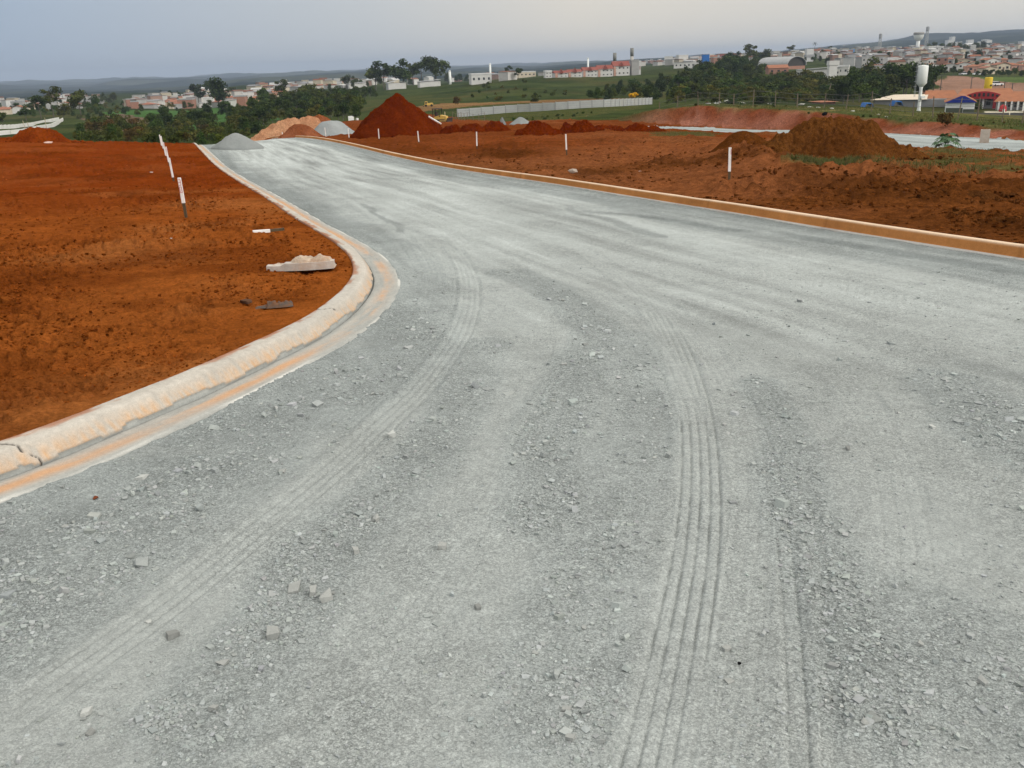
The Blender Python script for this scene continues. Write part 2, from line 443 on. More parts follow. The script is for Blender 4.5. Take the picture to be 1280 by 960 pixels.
def mixc(A, B, t):
    t = np.asarray(t)[:, None] if np.ndim(t) else t
    return A * (1 - t) + B * t

ROUGH_LINES = [  # strips of loose stones: outline centre line, half width
 (smooth_poly([plane_pt(*p) for p in [(520,390),(500,430),(420,490),(300,560),(180,640),(60,720),(-60,790)]], .2), .42, .95),
 (smooth_poly([plane_pt(*p) for p in [(600,430),(585,480),(560,520),(520,580),(460,640),(390,720),(330,800),(240,900)]], .2), .22, .65),
 (smooth_poly([plane_pt(*p) for p in [(640,340),(700,370),(735,395),(745,420),(735,450),(700,500),(690,560),(700,640)]], .2), .22, .9),
 (smooth_poly([plane_pt(*p) for p in [(780,420),(800,470),(800,540),(770,640),(740,760),(700,900)]], .2), .20, .45),
 (smooth_poly([plane_pt(*p) for p in [(940,480),(975,560),(1010,640),(1040,720),(1060,800),(1080,900)]], .2), .16, .7),
 (smooth_poly([plane_pt(*p) for p in [(1170,480),(1240,530),(1300,570)]], .2), .3, .8),
 (smooth_poly([plane_pt(*p) for p in [(1120,780),(1180,820),(1250,860)]], .2), .35, .5),
]
DARKS = [(smooth_poly([plane_pt(*p) for p in a], .2), w) for a, w in [
 ([(1085,436),(1140,445),(1200,455),(1290,478)], .16), ([(1115,462),(1165,470),(1220,474)], .12),
 ([(1200,520),(1240,532),(1300,545)], .16), ([(1240,395),(1300,400)], .1), ([(960,290),(1050,305),(1180,325),(1290,342)], .22),
 ([(690,255),(760,275),(830,295)], .18), ([(452,252),(480,270),(505,290)], .10), ([(700,260),(820,272),(930,290)], .2)]]

def snear(P, x, y, mg):
    """signed distance only near a polyline (99 elsewhere)"""
    o = np.full(len(x), 99.0); u = np.zeros(len(x))
    m = (x > P[:, 0].min() - mg) & (x < P[:, 0].max() + mg) & (y > P[:, 1].min() - mg) & (y < P[:, 1].max() + mg)
    if m.any(): o[m], u[m] = signed(P, x[m], y[m])
    return o, u
def classify(x, y):
    d = np.hypot(x, y); c = np.full(len(x), 2, int); nm = d < 76
    sL = np.full(len(x), 99.); sR = np.full(len(x), -99.)
    sL[nm], _ = signed(LEFT, x[nm], y[nm]); sR[nm], _ = signed(RIGHT, x[nm], y[nm])
    c[nm & (sL < -.36) & (sR > 0)] = 1
    c[nm & (sL >= -.36) & (sR > -.11)] = 0
    m = inpoly(ROAD2, x, y) & (d > 40)
    if m.any():
        m[m] = signed(BANKP, x[m], y[m])[0] < -.05
        c[m] = 3
    return c

def ground(x, y, force=None):
    """height, class and albedo of the land at points (arrays)"""
    n = len(x); d = np.hypot(x, y); az = np.arctan2(x, y)
    z = Tm(x, y) + bank(x, y)
    cls = np.full(n, 2, int); col = np.zeros((n, 3)); rough = np.zeros(n)
    front = (y > 0)
    nm = (d < 80)
    sL = np.full(n, 99.); uL = np.zeros(n); sR = np.full(n, -99.); uR = np.zeros(n)
    sL[nm], uL[nm] = signed(LEFT, x[nm], y[nm]); sR[nm], uR[nm] = signed(RIGHT, x[nm], y[nm])
    left = nm & (sL < -.355) & (sR > 0); right = nm & (sR < -.105) & ~left; road = nm & ~left & ~right & (d < 76)
    rd2 = inpoly(ROAD2, x, y) & (d > 40)
    if force is not None:
        road = np.full(n, force == 0); left = np.full(n, force == 1); right = np.full(n, force == 2) & nm; rd2 = np.full(n, force == 3)
    # --- colour of the open land
    jn = np.where(d < 60, .8, np.where(d < 260, 2.2, 9.0)); js = np.where(d < 60, 2.0, np.where(d < 260, 7.0, 35.0))
    wx = x + jn * fbm(x / js, y / js, 5, 3); wy = y + 1.6 * jn * fbm(x / js, y / js, 15, 3)
    c1 = fbm(x / 22, y / 22, 21, 5); c2 = fbm(x / 130, y / 130, 31, 4)
    col[:] = mixc(mixc(np.tile(C_FAR, (n, 1)), C_GRASS, sstep(-.25, .35, c1 + c2 * .6)), C_DRYG, sstep(.1, .6, fbm(x / 40, y / 40, 41, 4)) * .45)
    col = mixc(col, np.tile(LIT(.024, .036, .014), (n, 1)), sstep(.12, .38, fbm(x / 11, y / 16, 45, 4)) * .6)
    far = sstep(700, 1500, d); col = mixc(col, mixc(np.tile(LIT(.014, .023, .020), (n, 1)), LIT(.06, .07, .05), sstep(.05, .4, fbm(x / 150, y / 260, 51, 5)) * .75), far)
    for key, C in (('field', C_FIELD), ('slope', LIT(.12, .085, .06)), ('dry', LIT(.17, .10, .045)), ('dirt', LIT(.22, .13, .092)), ('verge', LIT(.07, .10, .03)), ('pave', LIT(.5, .46, .36))):
        m = inpoly(G[key], wx, wy); col[m] = C * (1 + .35 * c1[m, None])
    site = inpoly(SITE, wx, wy) if False else inpoly(SITE, x, y)
    # --- bank face and grass above it
    mb = (d > 50) & (d < 180) & (az > math.radians(2))
    if mb.any():
        s, u = signed(BANKP, x[mb], y[mb])
        tone = fbm(u * .5, s * .25, 61, 4); top = s + .9 * fbm(u * .45, s * .5, 71, 4)
        face = mixc(mixc(np.tile(C_BANK, (len(s), 1)), LIT(.16, .045, .018), sstep(-.25, .45, tone + (s - 1.1) * .3)), LIT(.33, .16, .115), sstep(.1, .6, fbm(u * 1.6, s * .3, 81, 4)) * .4)
        gr = mixc(np.tile(C_GRASS * 1.15, (len(s), 1)), LIT(.15, .125, .05), sstep(-.2, .5, fbm(u * .8, s * .3, 83, 4)))
        cc = mixc(face, gr, sstep(1.9, 2.8, top)); k = (s > -.4) & (s < 45)
        fade = sstep(2, 14, u)[:, None]; cc = np.where(k[:, None], cc * fade + col[mb] * (1 - fade), col[mb]); col[mb] = cc
    gs = inpoly(G['strip'], wx, wy) & ~site | inpoly(G['strip'], x, y)
    # --- earth of the site
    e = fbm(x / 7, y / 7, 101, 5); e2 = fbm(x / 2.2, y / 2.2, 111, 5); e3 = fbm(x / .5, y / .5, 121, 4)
    ec = mixc(mixc(np.tile(C_CLAY, (n, 1)), C_BROWN, sstep(-.15, .3, e + .4 * e2)), LIT(.145, .034, .007), sstep(26, 46, d) * sstep(-.3, .3, -x * .03 + .8 * e + .35) * .7)
    darkz = sstep(.02, .3, e2 + .4 * e - .12) * (1 - sstep(34, 55, d)); ec = mixc(ec, C_DARK, darkz * .42)
    m = site & ~road; col[m] = ec[m]
    lc = mixc(np.tile(C_EARTH, (n, 1)), C_RED, sstep(9, 30, d + 4 * e)); lc = mixc(lc, LIT(.35, .130, .038), sstep(.0, .45, e2) * .5 * (1 - .7 * sstep(14, 32, d))); lc = mixc(lc, LIT(.105, .022, .0035), sstep(.05, .4, fbm(x / 1.4, y / 1.4, 115, 4)) * .55); lc = mixc(lc, LIT(.085, .018, .003), sstep(.2, .6, e3) * .32)  # last mix: dark specks paint the shade of small pits into the soil
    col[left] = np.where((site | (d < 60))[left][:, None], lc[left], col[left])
    for key in ('green1', 'green2', 'green3', 'green4', 'green5', 'strip'):
        m = inpoly(G[key], wx + .0, wy)
        t = sstep(-.35, .25, fbm(x / 1.3, y / 1.3, 131, 4) + (.2 if key in ('green2', 'strip') else -.05)) * (.85 if key != 'green4' else .4)
        col[m] = mixc(col[m], mixc(np.tile(C_GRASS, (m.sum(), 1)), LIT(.10, .085, .03), .35), t[m])
    # --- gravel of the road
    st = fbm(sR * 2.6, uR * .16, 141, 4); st2 = fbm(sR * 7.5, uR * .3, 151, 3); g1 = fbm(x / 1.1, y / 1.1, 161, 5); g2 = fbm(x / .22, y / .22, 171, 4)
    along = sstep(4.0, 9.0, d)
    if road.any():
        r = road
        xr, yr = x[r], y[r]; R = np.zeros(r.sum())
        for P, w, a in ROUGH_LINES:
            s, _ = snear(P, xr, yr, 1.2); R = np.maximum(R, a * (1 - sstep(w * .35, w * 1.25, np.abs(s + .12 * g1[r]))))
        R = np.maximum(R, .55 * (1 - sstep(.05, .75, sL[r] + .3 * g1[r])) * sstep(1.0, 3.2, d[r]))
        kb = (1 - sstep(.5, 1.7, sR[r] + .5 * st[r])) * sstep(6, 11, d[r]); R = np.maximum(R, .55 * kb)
        R = R * sstep(-.55, .15, g1[r] + .3)
        rough[r] = R
        D = .0 * R
        for P, w in DARKS:
            s, u = signed(P, xr, yr); D = np.maximum(D, (1 - sstep(w * .3, w, np.abs(s + .16 * g1[r] + .05 * st2[r]))) * sstep(-.5, .0, g1[r] + .2) * sstep(0, 1.0, u) )
        t = (.34 * st[r] + .24 * st2[r]) * along[r] * (1 + .5 * sstep(12, 30, d[r])) + .10 * g1[r] + .06 * g2[r]
        c = C_ROAD * ((1 + t) * (.95 + .24 * sstep(4, 13, d[r])))[:, None]
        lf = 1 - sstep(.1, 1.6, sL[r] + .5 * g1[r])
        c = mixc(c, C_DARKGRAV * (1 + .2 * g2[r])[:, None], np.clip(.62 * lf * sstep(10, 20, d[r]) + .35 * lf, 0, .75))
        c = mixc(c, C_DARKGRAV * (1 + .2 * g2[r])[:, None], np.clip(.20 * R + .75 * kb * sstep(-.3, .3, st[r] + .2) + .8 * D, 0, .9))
        smooth = sstep(.1, .5, -R - .1 * g1[r] + .35); c = mixc(c, LIT(.40, .41, .39), .25 * smooth)
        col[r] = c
    if rd2.any():
        s, u = signed(BANKP, x[rd2], y[rd2])
        col[rd2] = LIT(.29, .315, .31) * (1 + .40 * fbm(s * 1.1, u * .06, 181, 4) + .08 * fbm(x[rd2], y[rd2], 183, 3))[:, None]
        cls[rd2] = 3
    cls[left & (d < 75)] = 1; cls[road] = 0
    # --- relief
    rel = np.zeros(n)
    open_ = ~road & ~left & ~rd2
    rel += np.where(d > 120, fbm(x / 30, y / 30, 201, 4) * np.clip((d - 120) * .004, 0, 1.3), 0)
    rel += np.where(d > 1200, (np.abs(fbm(x / 520, y / 520, 211, 4)) * 1.8 - .45) * np.clip((d - 1200) * .008, 0, 22), 0)
    em = site & open_ & (d < 175)
    lump = fbm(x / 1.9, y / 1.9, 221, 5, .55); lump2 = np.abs(fbm(x / .55, y / .55, 231, 4, .6))
    amp = sstep(0.2, 1.4, -sR) * (1 - .4 * sstep(25, 60, d))
    rel = np.where(em, (.15 * lump + .24 * np.maximum(lump, 0) * sstep(-.1, .3, e2) + .22 * (lump2 - .2) * (.4 + sstep(-.2, .3, e2)) + .05 * (np.abs(fbm(x / .2, y / .2, 241, 3, .6)) - .2)) * np.where(sR > -90, amp, .6) , rel)
    # roadside swell of soil above the right kerb
    z = z + np.where(right & site, .115 * sstep(-.17, -.30, sR) * 1.0 * (1 - sstep(40, 62, d)), 0)
    z = z + np.where((sR > -.2) & (sR < -.06), -.03, 0) + np.where(road & (sL < -.02), -.03, 0)
    l1 = fbm(x / 1.6, y / 1.6, 251, 4); l2 = np.abs(fbm(x / .32, y / .32, 261, 4, .6)); l3 = fbm(x / .09, y / .09, 271, 3); l4 = np.abs(fbm(x / .14 + 2 * l1, y / .14, 272, 3, .6))
    fadeL = sstep(-.42, -1.2, sL)
    z = z + np.where(left, np.where(sL < -.375, .118 + .012 * l1 + (.055 * l1 + (.075 * (l2 - .25) - .07 * sstep(.12, .5, l4)) * (.25 + 1.1 * sstep(-.25, .35, fbm(x / 1.5, y / 1.8, 273, 4))) + .012 * l3) * fadeL + .10 * sstep(-.6, -9, sL) * sstep(4, 12, d), -.03) * (1 - sstep(60, 80, d)), 0)
    if road.any():
        r = road; R = rough[r]
        q = .014 * fbm(x[r] / .7, y[r] / .7, 281, 4) + .0055 * fbm(x[r] / .09, y[r] / .09, 291, 3) + .004 * np.maximum(fbm(x[r] / .03, y[r] / .03, 292, 2), 0) + (.004 + .012 * R) * np.maximum(fbm(x[r] / .06, y[r] / .06, 301, 3), 0)
        q += .006 * st[r] * along[r]
        # washboard ripples between the tracks
        rp = np.exp(-(((x[r] - plane_pt(640, 470)[0]) / .28) ** 2 + ((y[r] - plane_pt(640, 470)[1]) / 1.1) ** 2))
        q += rp * .016 * (1 - np.abs(np.sin(y[r] * 8.5 + 1.5 * x[r] + .8 * g1[r]))) * -1
        for P, w, k, dep in TRACKS:
            s, u = snear(P, x[r], y[r], .5)
            env = (1 - sstep(w * .47, w * .53, np.abs(s))) * sstep(0, .5, u) * sstep(-1.1, -.35, fbm(u * 1.3, u * 0 + w * 50, 311, 2) + .3 * g1[r])
            ph = np.abs(((s / w + .5) * k) % 1 - .5) * w / k; gro = 1 - 2 * np.exp(-(ph / (.0058 + .0015 * g1[r])) ** 2) if k > 1 else -np.exp(-(s / .012) ** 2)
            q = q * (1 - .85 * env) - env * dep * .8 * (.30 - .42 * gro * (1 + .7 * fbm(u * 9, np.floor((s / w + .5) * k) * 7.3, 313, 3)) + .10 * np.sin(u * 140 + 3 * s / w))
            col[np.nonzero(r)[0]] *= (1 + (.035 * np.clip(gro, -.9, 1) * env))[:, None]  # packed bars lighter; groove lines darkened in colour as their shade
            sh = np.exp(-((np.abs(s) - w * .58) / .03) ** 2) * sstep(0, .5, u); q += sh * dep * .45
        q = q + (.012 + .012 * g1[r]) * (1 - sstep(-.0, .10, sL[r]))    # gravel creeping on the slab edge
        z[r] = z[r] + q
    return z + np.where(road, 0, rel), cls, col, rough

# one polar sheet, fine where the camera looks, out to the horizon
az_f = np.radians(np.arange(-33.5, 36.0, 0.085))
az_c1 = np.radians(np.arange(-180, -33.5, 5.0)); az_c2 = np.radians(np.arange(36.2, 180, 5.0))
azs = np.concatenate([az_c1, az_f, az_c2])
rr = [0.5, 0.8, 1.1, 1.3]; d_ = 1.42
while d_ < 60: rr.append(d_); d_ += max(.0035, 1.35 * d_ * d_ / 1518) if d_ < 23 else min(.9, d_ * .017)
while d_ < 11000: rr.append(d_); d_ *= 1.011 if d_ < 900 else 1.02
rr = np.array(rr)
AA, RR = np.meshgrid(azs, rr)
c0 = classify((RR * np.sin(AA)).ravel(), (RR * np.cos(AA)).ravel()).reshape(RR.shape)
fi, fj = np.nonzero(c0[:-1] != c0[1:])                    # pull grid points onto the borders
lo = RR[fi, fj].copy(); hi = RR[fi + 1, fj].copy(); cl = c0[fi, fj]; aa = AA[fi, fj]
a0, b0 = lo.copy(), hi.copy()
for _ in range(9):
    mid = (lo + hi) / 2; same = classify(mid * np.sin(aa), mid * np.cos(aa)) == cl
    lo = np.where(same, mid, lo); hi = np.where(same, hi, mid)
up_ = (hi - a0) > (b0 - hi)
RR[fi + up_, fj] = np.where(up_, hi, lo)
gx = (RR * np.sin(AA)).ravel(); gy = (RR * np.cos(AA)).ravel()
gz, gc, gcol, grough = ground(gx, gy)
na, nr = len(azs), len(rr)
idx = np.arange(na * nr).reshape(nr, na)
q = np.stack([idx[:-1, :-1], idx[:-1, 1:], idx[1:, 1:], idx[1:, :-1]], -1).reshape(-1, 4)
q = np.concatenate([q, np.stack([idx[:-1, -1], idx[:-1, 0], idx[1:, 0], idx[1:, -1]], -1)])
q = q[:, ::-1]
fc = classify(gx[q].mean(1), gy[q].mean(1))
GV = np.stack([gx, gy, gz], 1)
def sub(name, mask, mat):
    f = q[mask]; u, inv = np.unique(f, return_inverse=True); kc = fc[mask][0]
    cv = gcol[u].copy(); b = gc[u] != kc
    if b.any(): cv[b] = ground(gx[u][b], gy[u][b], kc)[2]
    o = np_mesh(name, GV[u], inv.reshape(f.shape), mat, cv)
    if kc == 0:
        at_ = o.data.attributes.new('grain', 'FLOAT', 'POINT'); gg = np.clip(.58 + .4 * grough[u] + .40 * fbm(gx[u] / .55, gy[u] / .55, 191, 4), .3, 1)
        for P_, w_, _k, _d in TRACKS[:2]: gg = np.where(np.abs(snear(P_, gx[u], gy[u], .5)[0]) < w_ * .52, gg * .8, gg)
        at_.data.foreach_set('value', gg.astype(np.float32))
    return o
m_road = mat_attr('gravel_road', (2.0, 14.0, 260.0), (.07, .12, .24), 1.0, .009, .92, speck=((70, .7, .82, 1.16), (190, .7, .66, 1.36)))
m_earth = mat_attr('red_earth', (1.2, 7.0, 38.0), (.18, .32, .38), 1.0, .06, .95)
m_land = mat_attr('open_land', (.15, 1.5, 7.0, 32.0), (.18, .30, .48, .50), 1.0, .07, .95)
tag(sub('road', fc == 0, m_road), 'pale grey crushed stone road bending between two kerbs', 'road', kind='structure')
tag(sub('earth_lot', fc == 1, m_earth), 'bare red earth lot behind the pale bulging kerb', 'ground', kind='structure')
tag(sub('ground', fc == 2, m_land), 'brown and red earth ground running out to green hills', 'ground', kind='structure')
tag(sub('side_road', fc == 3, m_road), 'pale gravel side road along the foot of the red bank', 'road', kind='structure')
print('ground verts', len(GV))

def gz_at(x, y):
    return float(ground(np.array([float(x)]), np.array([float(y)]))[0][0])
def GH(px, py, d0=1.2):
    """where the line of sight of a picture point meets the land"""
    p = hit(px, py, macro, d0)
    if p is None: return None
    return np.array([p[0], p[1], gz_at(p[0], p[1])])
def pxm(p):  # metres per picture pixel at a point
    return float(np.dot(np.asarray(p) - EYE, FW)) / F
# ------------------------------------------------------------------ kerbs
def sweep(P, prof, side_col, name, mat, label, steps, kind='structure', cat='kerb'):
    """a profile (offset to the road side, height) swept along a ground line"""
    L = np.concatenate([[0], np.cumsum(np.hypot(*np.diff(P, axis=0).T))])
    us = [0.0]
    while us[-1] < L[-1]:
        x = np.interp(us[-1], L, P[:, 0]); y = np.interp(us[-1], L, P[:, 1]); us.append(us[-1] + steps(math.hypot(x, y)))
    us = np.array(us[:-1]); X = np.interp(us, L, P[:, 0]); Y = np.interp(us, L, P[:, 1])
    tx = np.gradient(X); ty = np.gradient(Y); l = np.hypot(tx, ty); tx /= l; ty /= l
    for _ in range(3):
        tx[1:-1] = (tx[:-2] + tx[1:-1] + tx[2:]) / 3; ty[1:-1] = (ty[:-2] + ty[1:-1] + ty[2:]) / 3
    l = np.hypot(tx, ty); tx /= l; ty /= l
    pr = []
    for (s0, z0), (s1, z1) in zip(prof[:-1], prof[1:]):
        n = max(1, int(math.hypot(s1 - s0, z1 - z0) / .012)); pr += [(s0 + (s1 - s0) * i / n, z0 + (z1 - z0) * i / n) for i in range(n)]
    pr.append(prof[-1]); pr = np.array(pr)
    Sx = X[:, None] - ty[:, None] * pr[None, :, 0]; Sy = Y[:, None] + tx[:, None] * pr[None, :, 0]
    base = Tm(Sx.ravel(), Sy.ravel()).reshape(Sx.shape)
    dz, colr, ds = side_col(us[:, None] + 0 * pr[None, :, 0], np.broadcast_to(pr[None, :, 0], Sx.shape), np.broadcast_to(pr[None, :, 1], Sx.shape))
    Sx = Sx - ty[:, None] * ds; Sy = Sy + tx[:, None] * ds
    V = np.stack([Sx, Sy, base + pr[None, :, 1] + dz], -1).reshape(-1, 3)
    n, m = Sx.shape; ix = np.arange(n * m).reshape(n, m)
    f = np.stack([ix[:-1, :-1], ix[:-1, 1:], ix[1:, 1:], ix[1:, :-1]], -1).reshape(-1, 4)
    o = np_mesh(name, V, f, mat, colr.reshape(-1, 3))
    return tag(o, label, cat, kind=kind)
m_kerb = mat_attr('stained_concrete', (5.0, 40.0, 160.0), (.06, .10, .12), .25, .006, .9)
st_near = lambda d: .012 if d < 7 else (.03 if d < 16 else (.1 if d < 30 else .3))
U_CR = [signed(LEFT, [plane_pt(47, 586)[0]], [plane_pt(47, 586)[1]])[1][0], signed(LEFT, [plane_pt(470, 402)[0]], [plane_pt(470, 402)[1]])[1][0]]
def kerb_l(u, s, z):
    n1 = fbm(u * 2.2, s * 9, 401, 4); n2 = fbm(u * 55, z * 14, 411, 3); n3 = fbm(u * .8, s * 2, 421, 3); n4 = fbm(u * 30, (s + z) * 40, 423, 3)
    pale = LIT(.44, .41, .365); stain = LIT(.50, .315, .175)
    t = sstep(0, .75, np.clip(1 - (z - .02) / .115, 0, 1)) * (.44 + .45 * n2 + .15 * n1 + .7 * n4)
    c = pale * (1 + .14 * n1 + .05 * n2 + .12 * n4)[..., None] * (1 - np.clip(t, 0, 1)[..., None]) + stain * np.clip(t, 0, 1)[..., None]
    grey = sstep(.15, .5, n3 + .3 * n1)[..., None] * .5; c = c * (1 - grey) + LIT(.42, .405, .375) * grey
    soil = sstep(.0, .5, fbm(u * 3.5, s * 12, 431, 4) + (-.415 - s) * 9)[..., None] * .75; c = c * (1 - soil) + LIT(.30, .11, .045) * soil
    foot = (z < .034 + .022 * fbm(u * 5, 0 * s, 441, 4)) & (s > -.33); c = np.where(foot[..., None], LIT(.33, .34, .325), c)
    dz = .003 * n1 * (z > .1) + .0015 * n4 * (z > .02) + .002 * n3 * (z > .1); ds = .003 * n1 + .004 * n3 * (z > .05) + np.where(foot, -.014, 0.0)
    for k, uc in enumerate(U_CR):
        cr = np.abs(u - uc + .02 * np.sin(z * 60 + s * 25) + .012 * n2 + (s + .3) * .5 * (1 if k == 0 else 2)) < (.008 if k == 0 else .007) * (1 + n2) * (1 if k == 0 else (z > .1))
        c = np.where(cr[..., None], LIT(.05, .045, .04), c); dz = dz - .012 * cr
    return dz, c, ds
sweep(LEFT, [(-.262, -.03), (-.266, .012), (-.272, .03), (-.335, .122), (-.342, .130), (-.352, .135), (-.37, .138), (-.455, .142), (-.466, .137), (-.471, .11), (-.472, -.05)],
      kerb_l, 'kerb', m_kerb, 'pale rounded concrete kerb bending round the red earth lot', st_near)
def gut_l(u, s, z):
    n1 = fbm(u * 1.6, s * 14, 451, 4); n2 = fbm(u * 9, s * 30, 461, 4); n3 = fbm(u * .35, 0 * s, 471, 3)
    c = LIT(.36, .365, .345) * (1 + .18 * n1 + .10 * n2)[..., None]
    mud = np.exp(-((s + .15 + .04 * n3) / .065) ** 2) * (.75 + .9 * n1 + .7 * n3 + .3 * n2); mud = np.clip(mud, 0, .95)[..., None]
    c = c * (1 - mud) + LIT(.50, .30, .175) * mud
    e = np.clip(np.exp(-((s + .010) / .012) ** 2) * (.75 + 1.6 * n1 + .9 * n3), 0, 1)[..., None]; c = c * (1 - e) + LIT(.68, .67, .63) * e
    d = np.exp(-((s + .25) / .02) ** 2)[..., None] * .4; c = c * (1 - d) + LIT(.25, .255, .245) * d
    return .004 * n1 + .002 * n2, c, 0 * s
sweep(LEFT, [(.012, -.03), (.006, .012), (-.02, .018), (-.14, .010), (-.263, .012), (-.268, -.03)], gut_l, 'gutter', m_kerb,
      'grey concrete gutter strip stained with orange mud below the pale kerb', st_near, cat='gutter')
st_far = lambda d: .05 if d < 16 else (.12 if d < 35 else .4)
def kerb_r(u, s, z):
    n1 = fbm(u * 1.5, s * 9 + z * 9, 501, 4); n2 = fbm(u * 14, z * 6, 511, 3)
    face = LIT(.43, .185, .062) * (1 + .16 * n1 + .12 * n2)[..., None]; top = LIT(.66, .50, .36) * (1 + .12 * n1)[..., None]
    lip = LIT(.47, .455, .43) * (1 + .15 * n1)[..., None]
    t = sstep(.118, .134, z + .006 * n1)[..., None]; c = face * (1 - t) + top * t
    g = (s > -.053)[..., None]; c = np.where(g, lip, c)
    sp = (sstep(.35, .5, fbm(u * 2.0, 0 * s, 521, 3)) * sstep(.09, -.02, z - .06))[..., None] * .15; c = c * (1 - sp) + LIT(.22, .07, .03) * sp
    j = (np.abs((u % 3.1) - 1.5) < .03)[..., None] & (z > .01)[..., None]; c = np.where(j, c * .8, c)
    return .004 * n1 * (z > .1) + .006 * fbm(u * .4, 0 * s, 531, 2) * (z > .1), c, .006 * n1
sweep(RIGHT, [(.012, -.03), (.0, .014), (-.05, .016), (-.055, .016), (-.066, .07), (-.078, .122), (-.088, .138), (-.105, .143), (-.16, .142), (-.175, .135), (-.18, -.06)],
      kerb_r, 'kerb', m_kerb, 'straight kerb stained deep orange below the dug brown earth', st_far)

# ------------------------------------------------------------------ stones
def hull_stone(seed, flat=.6, n=13):
    r = np.random.default_rng(seed); bm = bmesh.new()
    p = r.normal(size=(n, 3)); p /= np.linalg.norm(p, axis=1)[:, None]; p *= r.uniform(.7, 1.1, (n, 1)); p *= np.array([1, r.uniform(.6, .95), flat * r.uniform(.7, 1.2)])
    if n <= 10:                                            # split stone: a slab with knocked off corners
        q_ = np.array([(a, b, d) for a in (-1, 1) for b in (-1, 1) for d in (-1, 1)], float) * np.array([.85, r.uniform(.45, .8), flat * r.uniform(.6, 1.1)])
        q_ = q_ * r.uniform(.55, 1.15, (8, 1)) + r.normal(0, .10, (8, 3)); p = q_
    for v in p: bm.verts.new(v * .5)
    bmesh.ops.convex_hull(bm, input=bm.verts)
    bm.verts.ensure_lookup_table(); bmesh.ops.delete(bm, geom=[v for v in bm.verts if not v.link_faces], context='VERTS')
    bmesh.ops.triangulate(bm, faces=bm.faces); bm.verts.index_update()
    V = np.array([v.co[:] for v in bm.verts]); Fa = np.array([[v.index for v in f.verts] for f in bm.faces]); bm.free()
    return V, Fa
SHAPES = [hull_stone(900 + i, .35 + .22 * (i % 3), 8) for i in range(24)]
def scatter_mesh(name, X, Y, Z, size, cols, mat, shapes, rng, sink=.25, smooth=False):
    vs, fs, cs = [], [], []; n0 = 0
    for i in range(len(X)):
        V, Fa = shapes[rng.integers(len(shapes))]
        a = rng.uniform(0, 2 * PI); t = rng.normal(0, .25); ca, sa = math.cos(a), math.sin(a); ct, s_ = math.cos(t), math.sin(t)
        R = np.array([[ca, -sa, 0], [sa, ca, 0], [0, 0, 1]]) @ np.array([[1, 0, 0], [0, ct, -s_], [0, s_, ct]])
        W = (V * size[i]) @ R.T; W[:, 2] += -W[:, 2].min() - sink * size[i] * .4
        vs.append(W + np.array([X[i], Y[i], Z[i]])); fs.append(Fa + n0); cs.append(np.repeat(cols[i][None], len(V), 0)); n0 += len(V)
    return np_mesh(name, np.concatenate(vs), np.concatenate(fs), mat, np.concatenate(cs), smooth=smooth)
m_stone = mat_attr('crushed_stone', (30.0, 150.0), (.10, .14), .35, .004, .85)
def rough_at(x, y):
    return ground(x, y)
rs = np.random.default_rng(11)
px_ = rs.uniform(-20, 1300, 90000); py_ = 330 + 640 * rs.uniform(0, 1, 90000) ** .85
pp = np.array([plane_pt(a, b) for a, b in zip(px_, py_)])
zz, cc_, _c, ro = ground(pp[:, 0], pp[:, 1])
dd_ = np.hypot(pp[:, 0], pp[:, 1])
keep = (cc_ == 0) & (signed(LEFT, pp[:, 0], pp[:, 1])[0] > .03) & (signed(RIGHT, pp[:, 0], pp[:, 1])[0] > .05) & (rs.uniform(0, 1, 90000) < (.22 + .9 * np.clip(ro, 0, 1)) * (.25 + 1.0 * sstep(-.25, .45, fbm(pp[:, 0] / .22, pp[:, 1] / .22, 881, 3))))
for P, w_, _k, _d in TRACKS[:2]:
    keep &= np.abs(snear(P, pp[:, 0], pp[:, 1], .5)[0]) > w_ * .5
pp, zz, dd_, ro = pp[keep], zz[keep], dd_[keep], ro[keep]
sz = np.exp(rs.normal(math.log(.0070), .55, len(pp))) * (1 + .6 * ro); sz = np.clip(sz * np.clip(dd_ / 4.0, .8, 1.5), .005, .07)
cs_ = (LIT(.315, .337, .332)[None] * np.exp(rs.normal(0, .12, (len(pp), 1)))) * (1 + rs.normal(0, .015, (len(pp), 3)))
cs_ = np.clip(cs_, .15, .52)
tag(scatter_mesh('loose_gravel', pp[:, 0], pp[:, 1], zz, sz, cs_, m_stone, SHAPES, rs, .8), 'chips of crushed grey stone scattered over the road', 'gravel', kind='stuff')
print('gravel', len(pp))
BIG = [(366,737,26,'flat broad'),(408,752,22,'pale knobbly'),(392,745,17,'small sharp'),(342,797,24,'tall wedge shaped'),(217,795,20,'dark wedge shaped'),(279,831,17,'round topped'),
       (186,777,11,'white upright'),(113,918,16,'squat dark'),(108,892,14,'chalk white'),(707,888,15,'pale blocky'),(712,926,13,'low grey'),(908,812,13,'grey angular'),(913,852,17,'broad flat grey'),
       (1228,853,17,'pale smooth'),(1165,535,9,'round white'),(1060,563,10,'dark half buried'),(597,762,12,'dark cracked'),(553,686,14,'split grey'),(470,648,15,'long flat'),(352,590,14,'pale square'),
       (488,548,13,'bright tipped'),(83,658,15,'long pale'),(178,598,18,'bright broken'),(445,690,12,'dusty rounded'),(1080,905,15,'greenish blocky'),(1150,806,12,'thin leaning'),(268,888,14,'chunky pale')]
V0 = {}
